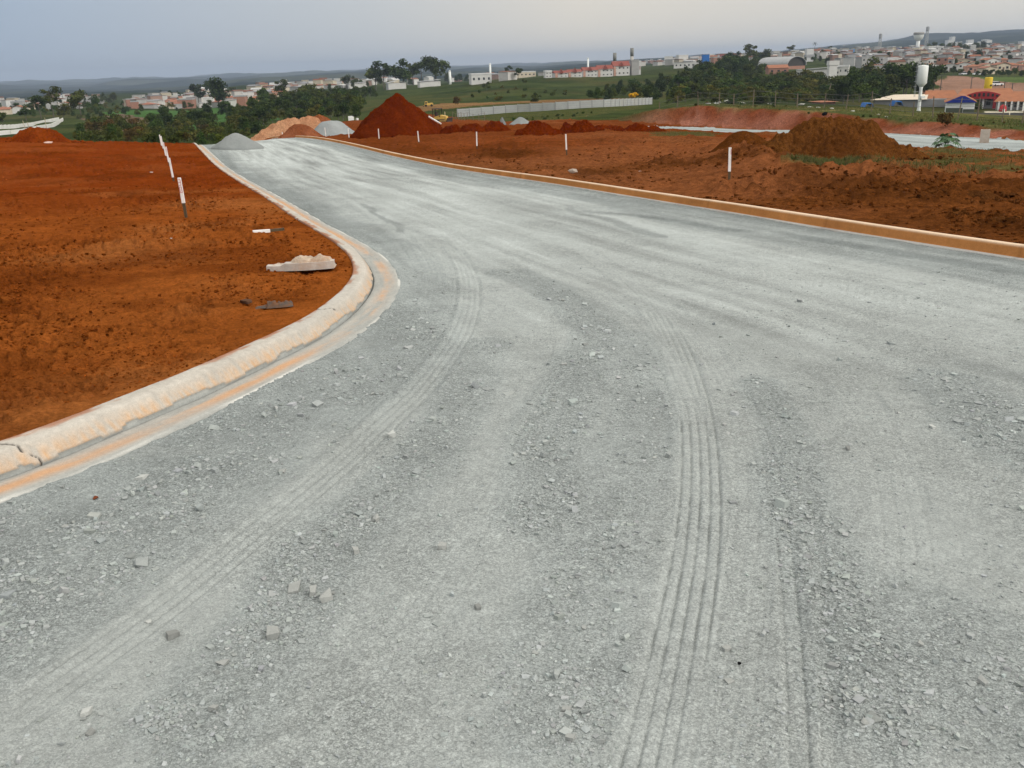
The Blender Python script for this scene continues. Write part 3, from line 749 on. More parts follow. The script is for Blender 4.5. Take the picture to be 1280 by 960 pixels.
for k, (px, py, w_, word) in enumerate(BIG):
    x, y = plane_pt(px, py); z = gz_at(x, y); s = w_ * pxm((x, y, z)); V, Fa = hull_stone(1300 + k, .5 + .12 * (k % 3), 10)
    V = V * s * .95; V[:, 2] += -V[:, 2].min() - s * .16
    a = rs.uniform(0, 6.28); R = np.array([[math.cos(a), -math.sin(a), 0], [math.sin(a), math.cos(a), 0], [0, 0, 1]])
    t = .22 if 'dark' in word else (.43 if ('white' in word or 'bright' in word) else .31)
    o = np_mesh('loose_stone', V @ R.T, Fa, m_stone, np.tile(LIT(t, t * 1.03, t * .99), (len(V), 1)), smooth=False); o.location = (x, y, z)
    where = 'beside the left tyre track' if px < 330 and py > 640 else ('in the stony strip by the gutter' if px < 330 else ('between the two tyre tracks' if px < 830 else 'on the gravel right of the grooved track'))
    tag(o, f'{word} crushed stone lying {where}', 'stone', 'larger stones loose on the road')
def rock(px, py, w_, col, name, label, cat, flat=.5, seed=5, rz=0.0, stretch=1.0, d0=1.2):
    p = GH(px, py, d0); s = w_ * pxm(p); V, Fa = hull_stone(seed, flat, 22); V[:, 1] *= stretch; V = V * s; V[:, 2] += -V[:, 2].min() - s * .06
    a = rz; R = np.array([[math.cos(a), -math.sin(a), 0], [math.sin(a), math.cos(a), 0], [0, 0, 1]])
    o = np_mesh(name, V @ R.T, Fa, m_stone, np.tile(LIT(*col), (len(V), 1)), smooth=False); o.location = (p[0], p[1], p[2] + s * .12); return tag(o, label, cat)
rock(120, 624, 9, (.16, .05, .025), 'brick_chip', 'small red brown fragment on the stones by the gutter', 'fragment', .5, 31)
rock(924, 831, 6, (.012, .012, .013), 'black_pebble', 'small black pebble right of the grooved tyre track', 'pebble', .7, 32)
rock(310, 394, 23, (.10, .055, .035), 'dark_rock', 'low dark brown rock sunk in the red earth behind the kerb', 'rock', .35, 33, 0.1, .5)
# a long broken lump of dark concrete
def chunk(px, py, w_, dep, hgt, colA, colB, name, label, cat, seed, rz=0.0):
    p = GH(px, py); s = w_ * pxm(p); nx, ny = 34, 12; V = []; C = []
    for j in range(ny):
        for i in range(nx):
            u = i / (nx - 1) * 2 - 1; v = j / (ny - 1) * 2 - 1
            wob = .12 * vn(u * 3 + seed, v * 2, seed) ; ed = max(abs(u) ** 6, abs(v) ** 4)
            h = (1 - ed) * (.62 + .45 * vn(u * 4.2, v * 2.5, seed + 1) + .25 * vn(u * 11, v * 6, seed + 2)) * (1.15 if u > -.35 else .45)
            V.append((u * s / 2, v * dep / 2 * (1 + wob) * (1 if u > -.4 else .6), max(0, float(h)) * hgt - .02)); t = min(1, max(0, .5 + .8 * float(vn(u * 5, v * 5, seed + 3))))
            C.append(LIT(*colA) * (1 - t) + LIT(*colB) * t)
    ix = np.arange(nx * ny).reshape(ny, nx); f = np.stack([ix[:-1, :-1], ix[:-1, 1:], ix[1:, 1:], ix[1:, :-1]], -1).reshape(-1, 4)
    o = np_mesh(name, V, f, m_stone, np.array(C), smooth=False); o.location = (p[0], p[1], p[2] + .045); o.rotation_euler = (0, 0, rz); return tag(o, label, cat)
chunk(345, 400, 46, .13, .05, (.09, .085, .08), (.16, .085, .05), 'dark_concrete_lump', 'long dark lump of broken concrete near the kerb bend', 'concrete lump', 41, .25)

# broken piece of pale kerb lying on the lot: a slab with a clean front face and a crumbled crown
p = GH(378, 352); k_ = pxm(p)
m_conc = mat_plain('pale_concrete', (.46, .42, .38), .9, .16, 9, .4, grime=(.40, .24, .14))
m_concd = mat_plain('crumbled_concrete', (.50, .40, .31), .95, .22, 18, .8, grime=(.42, .2, .1))
mb = MB(); n = 15; W = 83 * k_; top = [0.25,.42,.40,.38,.28,.55,.85,.98,.92,.80,.78,.95,.72,.70,.86]; H_ = 15.5 * k_; rr_ = np.random.default_rng(3)
for i in range(n - 1):                                            # front slab, face turned to the road
    x0, x1 = -W/2 + W*i/(n-1), -W/2 + W*(i+1)/(n-1); f0 = -.04 - .05 * math.sin(PI * i/(n-1)); f1 = -.04 - .05 * math.sin(PI * (i+1)/(n-1))
    h0 = .46 * H_ * (1 if i > 3 else .55); h1 = .46 * H_ * (1 if i + 1 > 3 else .55)
    mb.add([(x0,f0,-.02),(x1,f1,-.02),(x1,f1,h1),(x0,f0,h0),(x0,f0+.10,-.02),(x1,f1+.10,-.02),(x1,f1+.10,h1),(x0,f0+.10,h0)],
           [(0,1,2,3),(5,4,7,6),(3,2,6,7),(0,4,5,1),(0,3,7,4),(1,5,6,2)])
blk = empty('kerb_fragment', (p[0], p[1], p[2] + .035), .05); tag(blk, 'broken pale piece of kerb with a crumbled top on the red lot', 'kerb fragment')
mb.build('front_face', m_conc, blk)
mc = MB(); nx, ny = 40, 12; V = []
for j in range(ny):
    for i in range(nx):
        u = i / (nx - 1); v = j / (ny - 1); h = np.interp(u * (n - 1), range(n), top) * H_ * 1.02; e_ = min(1, 4 * v + .45) * min(1, 5 * (1 - v)) * min(1, 12 * u, 12 * (1 - u))
        V.append((-W/2 + W * u + .008, -.045 - .045 * math.sin(PI * u) + .012 + v * .17, h * e_ * (1 + .30 * float(vn(u * 14, v * 6, 77))) - .015))
mc.add(V, [(j*nx+i, j*nx+i+1, (j+1)*nx+i+1, (j+1)*nx+i) for j in range(ny-1) for i in range(nx-1)]); mc.build('crumbled_top', m_concd, blk)

# ------------------------------------------------------------------ survey stakes
m_white = mat_plain('white_paint', (.80, .79, .77), .6, .07, 14, .1, grime=(.55, .45, .38))
m_wood = mat_plain('bare_wood', (.085, .062, .035), .9, .3, 30, .3)
m_red = mat_plain('red_marker', (.50, .05, .06), .7, .1, 30, 0)
def stake(px, py, hpx, label, lean=(0.0, 0.0), frac=.66, marks=None, wide=.045, rz=0.0, group=None, d0=1.2, base=None):
    p = GH(px, py, d0) if base is None else base
    h = hpx * pxm(p); r = empty('survey_stake', (p[0], p[1], p[2] - .02), rz); r.rotation_euler = (lean[1], lean[0], rz)
    tag(r, label, 'survey stake', group or 'white topped survey stakes')
    MB().box((0, 0, h * (1 - frac) / 2 - .03), (wide * .85, wide * .6, h * (1 - frac) + .06)).build('bare_section', m_wood, r)
    MB().box((0, 0, h * (1 - frac / 2)), (wide, wide * .65, h * frac), taper=.96).build('painted_section', m_white, r)
    if marks:
        m = MB(); z0 = h * .97; u = h * frac / 9; f = -wide * .65 / 2 - .002
        for ch in marks:                                      # red figures, one below the other
            w2 = wide * .32; t = .006
            seg = {'0': 'abcdef', '3': 'abgcd', '1': 'bc'}[ch]
            for g in seg:
                c = {'a': (0, 0), 'g': (0, -u), 'd': (0, -2*u), 'b': (w2, -u/2), 'c': (w2, -1.5*u), 'e': (-w2, -1.5*u), 'f': (-w2, -u/2)}[g]
                m.box((c[0], f, z0 + c[1] - .01), (2*w2 + t, .003, t) if g in 'agd' else (t, .003, u))
            z0 -= 2.6 * u; m.build('red_figure', m_red, r); m = MB()
    return r
stake(234, 280, 50, 'nearest white topped survey stake with red figures, on the red lot', (-.03, 0), .62, '30', .052)
base0 = GH(217, 236)
LS = [(217.5, 229, 28, 'second white stake of the leaning row on the red lot', .85), (212.5, 211, 22, 'third white stake of the row on the red lot', .85),
      (208, 198, 19, 'fourth stake of the row on the red lot, with red marks', .9), (205, 190, 17, 'fifth stake of the row on the red lot, half hidden', .9), (202.5, 184.5, 15, 'farthest white stake of the row, rising above the lot edge', .9)]
for px, py, h, lab, fr in LS: stake(px, py, h, lab, (-.05, 0), fr, '3' if py in (211, 198) else None, .05)
RS = [(911, 237, 44, 'nearest white stake in the brown earth beyond the orange kerb', .66), (708.5, 199.5, 26, 'second white stake beyond the orange kerb, before the low red mounds', .72), (596.5, 191, 20, 'third white stake beyond the orange kerb', .85),
      (524, 183.5, 15, 'white stake in front of the right foot of the tall red pile', .85), (474, 175.5, 14, 'white stake in front of the left foot of the tall red pile', .85), (436.5, 173, 13, 'white stake at the left edge of the tall red pile', .85),
      (407.5, 170.5, 12, 'white stake before the middle of the pale gravel heap', .88), (386, 170, 12, 'white stake before the left foot of the pale gravel heap', .88), (367.5, 169, 10.5, 'white stake before the brown mound', .88),
      (353.5, 172, 7, 'short white stake left of the brown mound', .88), (341, 170.5, 6.5, 'farthest white stake, before the pale orange mound', .88)]
for px, py, h, lab, fr in RS: stake(px, py, h, lab, (random.uniform(-.05, .05), 0), fr, '1' if px == 911 else None, .05)
# a pulled-out stake lying on the lot
p = GH(340, 302); k_ = pxm(p); r = empty('survey_stake', (p[0], p[1], p[2] + .02), .42); tag(r, 'pulled out survey stake lying flat on the red lot', 'survey stake', 'white topped survey stakes')
MB().box((-.30 * 38 * k_, 0, .012), (.55 * 38 * k_, .05, .04), ry=.03).build('painted_section', m_white, r); MB().box((.22 * 38 * k_, 0, .012), (.44 * 38 * k_, .042, .034)).build('bare_section', m_wood, r)

# ------------------------------------------------------------------ heaps
m_heap = mat_attr('heaped_earth', (2.0, 10.0, 40.0), (.20, .40, .50), 1.0, .05, .95)
m_gheap = mat_attr('heaped_gravel', (3.0, 40.0), (.06, .16), .5, .01, .92)
HEAPS = []
def heap(px, py, wpx, hpx, col, col2, name, label, cat, seed, sharp=1.0, flat=0.0, depth=.8, lump=.10, mat=None, lobes=None, d=None, n=56, group=None, fine=.02):
    """a tipped heap: cone of repose with rounding, lobes and lumps, its foot buried in the land"""
    p = GH(px, py) if d is None else at_dist(px, py, d)
    k = pxm(p); W = wpx * k; H = hpx * k
    v = ray(px, py)[:2]; c = np.array(p[:2]) + v * W * .5 * depth        # py is the near foot of the heap
    HEAPS.append((c, W, depth, v, col2, name))
    k2 = pxm((c[0], c[1], p[2])); H = H * k2 / k
    base_rise = float(macro([c[0]], [c[1]])[0]) - float(macro([p[0]], [p[1]])[0]); H = max(.1, H - 0 * base_rise)
    R = np.linspace(0, 1.12, n); T = np.linspace(0, 2 * PI, 2 * n, endpoint=False); RR_, TT = np.meshgrid(R, T)
    lx = RR_ * np.cos(TT); ly = RR_ * np.sin(TT)
    sh = np.zeros_like(lx)
    for (ox, oy, sc, hh) in (lobes or [(0, 0, 1, 1)]):
        rad = np.hypot(lx - ox, ly - oy) / sc; rad = rad * (1 + .12 * fbm(np.cos(TT) * 1.6 + seed, np.sin(TT) * 1.6, seed, 2))
        q_ = np.clip((1 - rad) / (1 - flat), 0, 1) if flat else np.clip(1 - np.sqrt(rad ** 2 + (.18 * (2 - sharp)) ** 2) + .18 * (2 - sharp) * .35, 0, 1)
        if flat: q_ = 1 - sstep(flat * .55, 1.0, rad); q_ = q_ * (1 - .18 * np.clip(rad, 0, 1))
        sh = np.maximum(sh, hh * q_)
    X = lx * W / 2; Y = ly * W / 2 * depth
    sh = sh / sh.max()
    nzs = (fbm(X / .9 + seed, Y / .9, seed + 1, 5, .6) * 2.2 + (np.abs(fbm(X / .45, Y / .45 + seed, seed + 5, 3)) - .25) * 1.3) * lump + (np.abs(fbm(X / .17, Y / .17 + seed, seed + 2, 3)) - .2) * fine * 2
    Z = sh * H + nzs * sstep(0, .15, sh) * min(H, 1.5) 
    rot = math.atan2(-v[0], v[1]); cx = c[0] + X * math.cos(rot) - Y * math.sin(rot); cy = c[1] + X * math.sin(rot) + Y * math.cos(rot)
    gzv = macro(cx.ravel(), cy.ravel()).reshape(cx.shape)
    Zw = gzv + Z - .02 - .25 * sstep(1.0, 1.12, RR_) + .06 * sstep(0, .1, sh)
    V = np.stack([cx - c[0], cy - c[1], Zw - p[2]], -1)
    t = np.clip(.5 + .9 * fbm(X / .8 + seed, Y / .8, seed + 3, 5) , 0, 1)[..., None]
    C = LIT(*col) * (1 - t) + LIT(*col2) * t
    m_, n_ = V.shape[:2]; ix = np.arange(m_ * n_).reshape(m_, n_); nx_ = np.roll(ix, -1, 0)
    f = np.stack([ix[:, :-1], ix[:, 1:], nx_[:, 1:], nx_[:, :-1]], -1).reshape(-1, 4)
    o = np_mesh(name, V.reshape(-1, 3), f, mat or m_heap, C.reshape(-1, 3)); o.location = (c[0], c[1], p[2])
    return tag(o, label, cat, group)
RED = (.112, .0175, .0020); RED2 = (.080, .0105, .0012); BR = (.125, .047, .0115); BR2 = (.078, .026, .0062); GR = (.20, .215, .212); GR2 = (.25, .262, .258)
heap(498, 171, 124, 47, RED, RED2, 'earth_pile', 'tall conical red earth pile beyond the road bend', 'earth pile', 601, 1.1, depth=.85, lump=.07, fine=.05, n=90, lobes=[(0, 0, 1, 1), (-.30, -.1, .62, .42), (.48, -.05, .5, .26), (.12, -.38, .58, .42), (.62, 0, .38, .16)])
heap(1050, 204.5, 252, 51, BR, BR2, 'earth_pile', 'large lumpy orange brown soil pile before the side road', 'earth pile', 611, 1.2, flat=.12, depth=.75, lump=.095, n=150, fine=.07, lobes=[(-.20, 0, .72, .93), (-.02, .05, .74, 1), (.16, .1, .70, .97), (-.45, -.05, .60, .55), (.45, -.1, .62, .42), (.02, -.35, .6, .55), (-.22, -.3, .55, .5)])
heap(1150, 205, 58, 7, BR, BR2, 'earth_pile', 'low tail of crumbled soil at the right foot of the large pile', 'earth pile', 613, 1.2, flat=.3, depth=.6, lump=.3, fine=.06)
heap(927, 190.5, 84, 25, (.105, .033, .006), BR2, 'earth_pile', 'smooth rounded brown soil pile left of the large lumpy pile', 'earth pile', 621, .4, depth=.8, lump=.05)
heap(297, 187.5, 64, 18, GR, GR2, 'gravel_heap', 'grey gravel heap tipped at the far left end of the road', 'gravel heap', 631, .9, depth=.9, lump=.03, mat=m_gheap)
heap(415, 169.5, 70, 17, (.22, .24, .245), (.28, .30, .30), 'gravel_heap', 'pale grey gravel heap behind the row of stakes', 'gravel heap', 641, .6, flat=.45, depth=.8, lump=.03, mat=m_gheap)
heap(362, 175, 118, 21, (.44, .24, .135), (.34, .16, .085), 'earth_pile', 'pale orange clay bank beyond the end of the road', 'earth pile', 651, .8, flat=.3, depth=.55, d=80, lump=.09, fine=.04, lobes=[(.0, 0, .72, .96), (.45, 0, .6, 1), (-.42, 0, .62, .55), (-.2, .1, .6, .8)])
heap(376, 172.5, 64, 15, (.24, .085, .040), (.17, .052, .020), 'earth_pile', 'dull brown earth mound before the pale orange clay bank', 'earth pile', 661, .8, flat=.3, depth=.7, lump=.06, d=70)
heap(400, 169, 56, 21, (.24, .080, .032), (.17, .052, .02), 'earth_pile', 'steep brown mound just behind the pale gravel heap', 'earth pile', 671, 1.0, depth=.8, lump=.06, d=88)
heap(673, 170.5, 64, 19, RED, RED2, 'earth_pile', 'dark red earth mound in the middle of the earth field', 'earth pile', 681, 1.0, depth=.8, lump=.16, fine=.05, lobes=[(0, 0, .8, 1), (-.45, 0, .55, .4), (.4, -.1, .6, .5), (.65, 0, .4, .3)])
heap(727, 167, 72, 13, RED, RED2, 'earth_pile', 'low wide red mound right of the dark red one', 'earth pile', 691, .6, flat=.2, depth=.6, lump=.30, fine=.08, lobes=[(.1, 0, .7, 1), (-.5, 0, .5, .6), (.55, 0, .5, .55)])
heap(785, 164.5, 96, 8, RED, RED2, 'earth_pile', 'flat red earth ridge leading to the pale side road', 'earth pile', 701, .6, flat=.3, depth=.4, lump=.35, fine=.1, lobes=[(-.4, 0, .6, .8), (.2, 0, .6, 1), (.65, 0, .4, .6)])
heap(590, 166, 110, 11, RED, RED2, 'earth_pile', 'long red earth ridge at the foot of the bulldozer', 'earth pile', 711, .6, flat=.3, depth=.4, lump=.30, fine=.1, lobes=[(-.5, 0, .5, .9), (0, 0, .6, .75), (.5, 0, .5, 1)])
heap(53, 183, 92, 19, (.20, .042, .005), (.13, .022, .003), 'earth_pile', 'flat topped orange red mound at the far edge of the left lot', 'earth pile', 721, .8, flat=.5, depth=.7, lump=.10, fine=.05)
heap(651, 160, 30, 9, GR, GR2, 'gravel_heap', 'small pale gravel heap behind the dark red mound', 'gravel heap', 731, .8, depth=.8, lump=.03, mat=m_gheap, d=78)
heap(628, 159, 10, 9, (.16, .17, .17), (.19, .2, .2), 'gravel_heap', 'little dark grey heap beside the small pale gravel heap', 'gravel heap', 741, 1.2, depth=.9, lump=.04, mat=m_gheap, d=80)
heap(1215, 262, 120, 13, (.055, .022, .007), (.10, .036, .010), 'earth_pile', 'long dark ridge of dug soil at the right edge of the earth', 'earth pile', 751, .6, flat=.5, depth=.5, lump=.35, n=80, fine=.08)
heap(1255, 288, 110, 15, (.06, .023, .007), (.11, .040, .011), 'earth_pile', 'rough clods of brown soil nearest the orange kerb on the right', 'earth pile', 761, .6, flat=.5, depth=.5, lump=.4, n=80, fine=.08)
heap(1000, 236, 170, 12, (.06, .022, .007), (.11, .036, .010), 'earth_pile', 'low dark swell of soil right of the nearest stake', 'earth pile', 771, .6, flat=.5, depth=.4, lump=.25, n=80, fine=.06)

# crumbs spilled round the feet of the heaps
rq_ = np.random.default_rng(77); hx, hy, hs, hc = [], [], [], []
for cc0, W_, dp, v_, colr, nm_ in HEAPS:
    n_ = int(60 + 25 * min(W_, 6)); a_ = rq_.uniform(0, 2 * PI, n_); f_ = .36 + .26 * rq_.uniform(0, 1, n_) ** 1.6
    X_ = np.cos(a_) * W_ * f_; Y_ = np.sin(a_) * W_ * f_ * dp; hx += list(cc0[0] + X_ * v_[1] + Y_ * v_[0]); hy += list(cc0[1] - X_ * v_[0] + Y_ * v_[1]); hs += list(np.exp(rq_.normal(math.log(.05 if nm_ == 'earth_pile' else .03), .5, n_))); hc += [np.array(colr) * math.exp(rq_.normal(0, .2)) for _ in range(n_)]
hx, hy = np.array(hx), np.array(hy)
tag(scatter_mesh('spilled_crumbs', hx, hy, ground(hx, hy)[0], np.array(hs), np.array(hc), m_heap, SHAPES, rq_, .6), 'crumbs spilled around the feet of the earth and gravel heaps', 'soil', kind='stuff')
# clods on the bare earth
def clods(name, n, region, col, smin, smax, label, seed, ylo, yhi):
    r = np.random.default_rng(seed); X = r.uniform(region[0], region[1], n * 3); Yp = r.uniform(ylo, yhi, n * 3)
    p = np.array([plane_pt(a, b) for a, b in zip(X, Yp)]); z, c, _c, _ = ground(p[:, 0], p[:, 1])
    dd = np.hypot(p[:, 0], p[:, 1])
    if name == 'earth_crumbs': k = (c == 1) & (signed(LEFT, p[:, 0], p[:, 1])[0] < -.5)
    else: k = (c == 2) & (signed(RIGHT, p[:, 0], p[:, 1])[0] < -.25)
    k &= r.uniform(0, 1, len(k)) < sstep(-.4, .5, fbm(p[:, 0] / 1.2, p[:, 1] / 1.2, seed, 3))
    p, z, dd = p[k][:n], z[k][:n], dd[k][:n]
    s = np.exp(r.uniform(math.log(smin), math.log(smax), len(p))) * np.clip(dd / 9, .6, 1.8)
    C = np.array([LIT(*col) * math.exp(r.normal(0, .22)) for _ in range(len(p))])
    tag(scatter_mesh(name, p[:, 0], p[:, 1], z, s, C, m_heap, SHAPES, r, .9), label, 'soil', kind='stuff')
clods('earth_crumbs', 9000, (-10, 480), (.185, .046, .007), .008, .036, 'crumbs of red earth over the bare lot', 21, 190, 560)
clods('soil_clods', 6000, (480, 1300), (.12, .038, .009), .012, .055, 'clods of dug brown soil beyond the orange kerb', 22, 178, 330)
# white scraps of rubble in the soil near the kerb
for px, py, w_, c, lab in [(716, 222, 16, (.42, .36, .3), 'pale heap of broken mortar in the soil by the orange kerb'), (1160, 232, 6, (.7, .62, .55), 'white scrap lying on the dark dug soil'), (800, 219, 4, (.6, .55, .5), 'tiny white stone in the brown earth'),
                           (190, 221, 5, (.6, .55, .5), 'white pebble left of the nearest stake on the red lot'), (216, 311, 4, (.6, .55, .5), 'white pebble below the nearest stake on the red lot'), (62, 185, 13, (.6, .42, .34), 'pale sliver at the foot of the mound on the left lot')]:
    rock(px, py, w_, c, 'rubble_scrap', lab, 'rubble', .3, int(px), 0, .5)

# ------------------------------------------------------------------ concrete box and castor plant by the side road
p = GH(1230, 178.5, 20); k_ = pxm(p); m_box = mat_plain('precast_concrete', (.46, .39, .33), .9, .12, 5, .3, grime=(.3, .2, .14))
b = empty('manhole_box', (p[0], p[1], p[2] - .03), -.45); tag(b, 'pale precast concrete box standing on the side road', 'concrete box')
W, H = 10.5 * k_, 16.5 * k_; t = .07
mb = MB()
for c, d in (((0, -W/2 + t/2, H/2), (W, t, H)), ((0, W/2 - t/2, H/2), (W, t, H)), ((-W/2 + t/2, 0, H/2), (t, W - 2*t - .004, H)), ((W/2 - t/2, 0, H/2), (t, W - 2*t - .004, H))): mb.box(c, d)
mb.build('walls', m_box, b); MB().box((0, 0, .04), (W - 2*t - .006, W - 2*t - .006, .08)).build('floor_slab', m_box, b)
m_leafb = mat_plain('broad_leaf', (.06, .13, .045), .45, .3, 20, .1, spec=.4); m_stem = mat_plain('green_stem', (.12, .13, .06), .7, .2, 20, 0)
p = GH(1183, 190, 15); k_ = pxm(p); r = empty('castor_plant', p); tag(r, 'young broad leaved plant before the pale side road', 'plant')
H = 22 * k_; stem = MB(); lf = MB(); rp = random.Random(4)
stem.tube((0, 0, -.03), (.01, 0, H * .75), .014, .008, 6)
for i in range(26):
    a = i * 2.4; z0 = H * (.15 + .6 * (i / 26)); rad = 15 * k_ * (1.05 - .55 * i / 26) * rp.uniform(.7, 1.1); zt = z0 + H * rp.uniform(.0, .30) - .03
    e = Vector((rad * math.cos(a), rad * math.sin(a), zt)); stem.tube((0, 0, z0), e, .006, .004, 5)
    q_ = Matrix.Rotation(a, 3, 'Z') @ Matrix.Rotation(rp.uniform(.2, .8), 3, 'Y'); L_ = 7.6 * k_ * rp.uniform(.8, 1.2)
    for j in range(7):                                    # seven lobes of a hand-shaped leaf, folded along the midrib
        b2 = (j - 3) * .62; u = Vector((math.cos(b2), math.sin(b2), 0)); v = Vector((-math.sin(b2), math.cos(b2), 0)); l = L_ * (1 - .08 * abs(j - 3))
        lf.add([e, e + q_ @ (u * l * .5 + v * l * .2 - Vector((0, 0, l * .02))), e + q_ @ (u * l - Vector((0, 0, l * .22))), e + q_ @ (u * l * .5 - v * l * .2 - Vector((0, 0, l * .02)))], [(0, 1, 2), (0, 2, 3)])
stem.build('stem', m_stem, r); lf.build('leaves', m_leafb, r)
# ------------------------------------------------------------------ trees and bushes
m_leaf = mat_attr('foliage', (2.0,), (.18,), .0, .01, .8)
nt_ = m_leaf.node_tree; bs_ = [n for n in nt_.nodes if n.type == 'BSDF_PRINCIPLED'][0]
src_ = bs_.inputs['Base Color'].links[0].from_socket; oi_ = nt_.nodes.new('ShaderNodeObjectInfo')
rm_ = nt_.nodes.new('ShaderNodeValToRGB'); nt_.links.new(oi_.outputs['Random'], rm_.inputs[0]); el_ = rm_.color_ramp.elements
el_[0].color = (.85, .90, .95, 1); el_[1].color = (1.75, 1.5, 1.0, 1); k_ = el_.new(.35); k_.color = (1.05, 1.25, .95, 1); k_ = el_.new(.7); k_.color = (1.3, 1.2, .95, 1)
nt_.links.new(mul(nt_, src_, rm_.outputs[0]), bs_.inputs['Base Color'])
m_bark = mat_plain('bark', (.10, .085, .07), .95, .25, 8, .3)
def leaf_cloud(name, lobes, n, size, dark, light, seed, droop=0.0):
    n = int(n * 1.75); size = size * 1.06
    r = np.random.default_rng(seed); w = np.array([l[3] * l[4] * l[5] for l in lobes]) ** .67; w /= w.sum()
    li = r.choice(len(lobes), n, p=w); Lb = np.array(lobes)[li]
    u = r.normal(size=(n, 3)); u /= np.linalg.norm(u, axis=1)[:, None]; rad = r.uniform(0, 1, n) ** .45
    gap = np.array([float(x) for x in vn(u[:, 0] * 2.2 + li * 3.1, u[:, 1] * 2.2 + u[:, 2] * 2.2, seed)])
    rad = rad * (1 + .22 * gap)
    P = Lb[:, :3] + u * rad[:, None] * Lb[:, 3:6]
    nrm = u * .8 + r.normal(size=(n, 3)) * .7; nrm /= np.linalg.norm(nrm, axis=1)[:, None]
    t = np.cross(nrm, r.normal(size=(n, 3))); t /= np.linalg.norm(t, axis=1)[:, None]; b = np.cross(nrm, t)
    s = size * np.exp(r.normal(0, .35, n))[:, None]; a = t * s; c = b * s * .62
    bend = nrm * s * .25
    V = np.stack([P - a * .9, P - c + bend, P + a, P + c + bend], 1).reshape(-1, 3)
    lobet = r.uniform(-.32, .32, len(lobes))[li]
    tt = np.clip(.45 + lobet + r.normal(0, .2, n), 0, 1)
    C = np.repeat(np.array(dark)[None] * (1 - tt[:, None]) + np.array(light)[None] * tt[:, None], 4, 0)
    return np_mesh(name, V, np.arange(4 * n).reshape(n, 4), m_leaf, C, smooth=False)
DK, MD, OL, YL, BN = ((.022, .032, .014), (.060, .078, .028)), ((.026, .040, .015), (.070, .098, .030)), ((.036, .043, .015), (.088, .092, .032)), ((.32, .20, .01), (.55, .36, .03)), ((.035, .026, .012), (.09, .06, .028))
def rl(seed, n, z0, z1, spread, r0, r1, flat=.75, top=None):
    q = random.Random(seed); o = []
    for i in range(n):
        a = q.uniform(0, 6.28); f = q.uniform(0, 1); z = z0 + (z1 - z0) * f; rr_ = q.uniform(r0, r1) ; sp = spread * math.sqrt(q.uniform(.05, 1)) * (1 if not top else (1 - .6 * f))
        o.append((sp * math.cos(a), sp * math.sin(a), z, rr_, rr_ * q.uniform(.8, 1.1), rr_ * flat * q.uniform(.8, 1.15)))
    return o
def trunk(h, r, limbs, seed, lean=0.0):
    m = MB(); q = random.Random(seed); p = Vector((0, 0, -.03)); 
    for i in range(4):
        e = Vector((q.uniform(-.02, .02) + lean * (i + 1) / 4, q.uniform(-.02, .02), h * (i + 1) / 4)); m.tube(p, e, r * (1 - .18 * i), r * (1 - .18 * (i + 1)), 7, cap=(i in (0, 3))); p = e
    for i in range(limbs):
        a = q.uniform(0, 6.28); z = h * q.uniform(.55, .95); l = q.uniform(.12, .26); m.tube((lean * z / h, 0, z), (lean + l * math.cos(a), l * math.sin(a), z + l * q.uniform(.5, 1.2)), r * .45, r * .15, 5)
    return m
STORE = empty('prototypes', (0, 0, -500)); PROTO = {}
def proto(key, name, lobes, n, size, cols, seed, th=.45, tr=.022, limbs=5, lean=0.0):
    r = empty(name, (0, 0, 0))
    if th: trunk(th, tr, limbs, seed, lean).build('trunk', m_bark, r, True); leaf_cloud('crown', lobes, n, size, *cols, seed).parent = r
    else:
        bpy.data.objects.remove(r); r = leaf_cloud(name, lobes, n, size, *cols, seed)
    PROTO[key] = r
for i in range(3):
    proto(f'broad{i}', 'broadleaf_tree', rl(10 + i, 9, .45, .86, .26, .14, .22), 620, .034, DK if i < 2 else MD, 10 + i, .5, .024, 5)
    proto(f'dense{i}', 'dense_tree', rl(20 + i, 11, .22, .84, .28, .16, .24, .9, True) , 680, .036, DK if i != 1 else MD, 20 + i, .3, .025, 3)
    proto(f'tall{i}', 'eucalyptus_tree', rl(30 + i, 9, .48, .90, .20, .09, .16, .7), 560, .026, DK, 30 + i, .78, .016, 7)
    proto(f'scrub{i}', 'scrub_tree', rl(40 + i, 9, .34, .80, .34, .15, .24, .7), 480, .036, OL, 40 + i, .5, .016, 6)
    proto(f'bush{i}', 'bush', rl(50 + i, 8, .12, .62, .40, .22, .36, .8), 420, .055, (MD, OL, DK)[i], 50 + i, 0)
proto('dry0', 'bush', rl(60, 8, .2, .7, .26, .16, .26, .9), 320, .045, BN, 60, 0)
proto('yellow', 'flowering_tree', rl(61, 9, .45, .8, .42, .15, .24, .6), 620, .04, YL, 61, .5, .02, 5)
proto('lean', 'leaning_tree', [(x + .18, y, z, a, b, c) for x, y, z, a, b, c in rl(62, 6, .62, .86, .22, .11, .18, .55)] + [(.42, 0, .84, .16, .12, .08)], 460, .03, DK, 62, .66, .02, 4, .16)
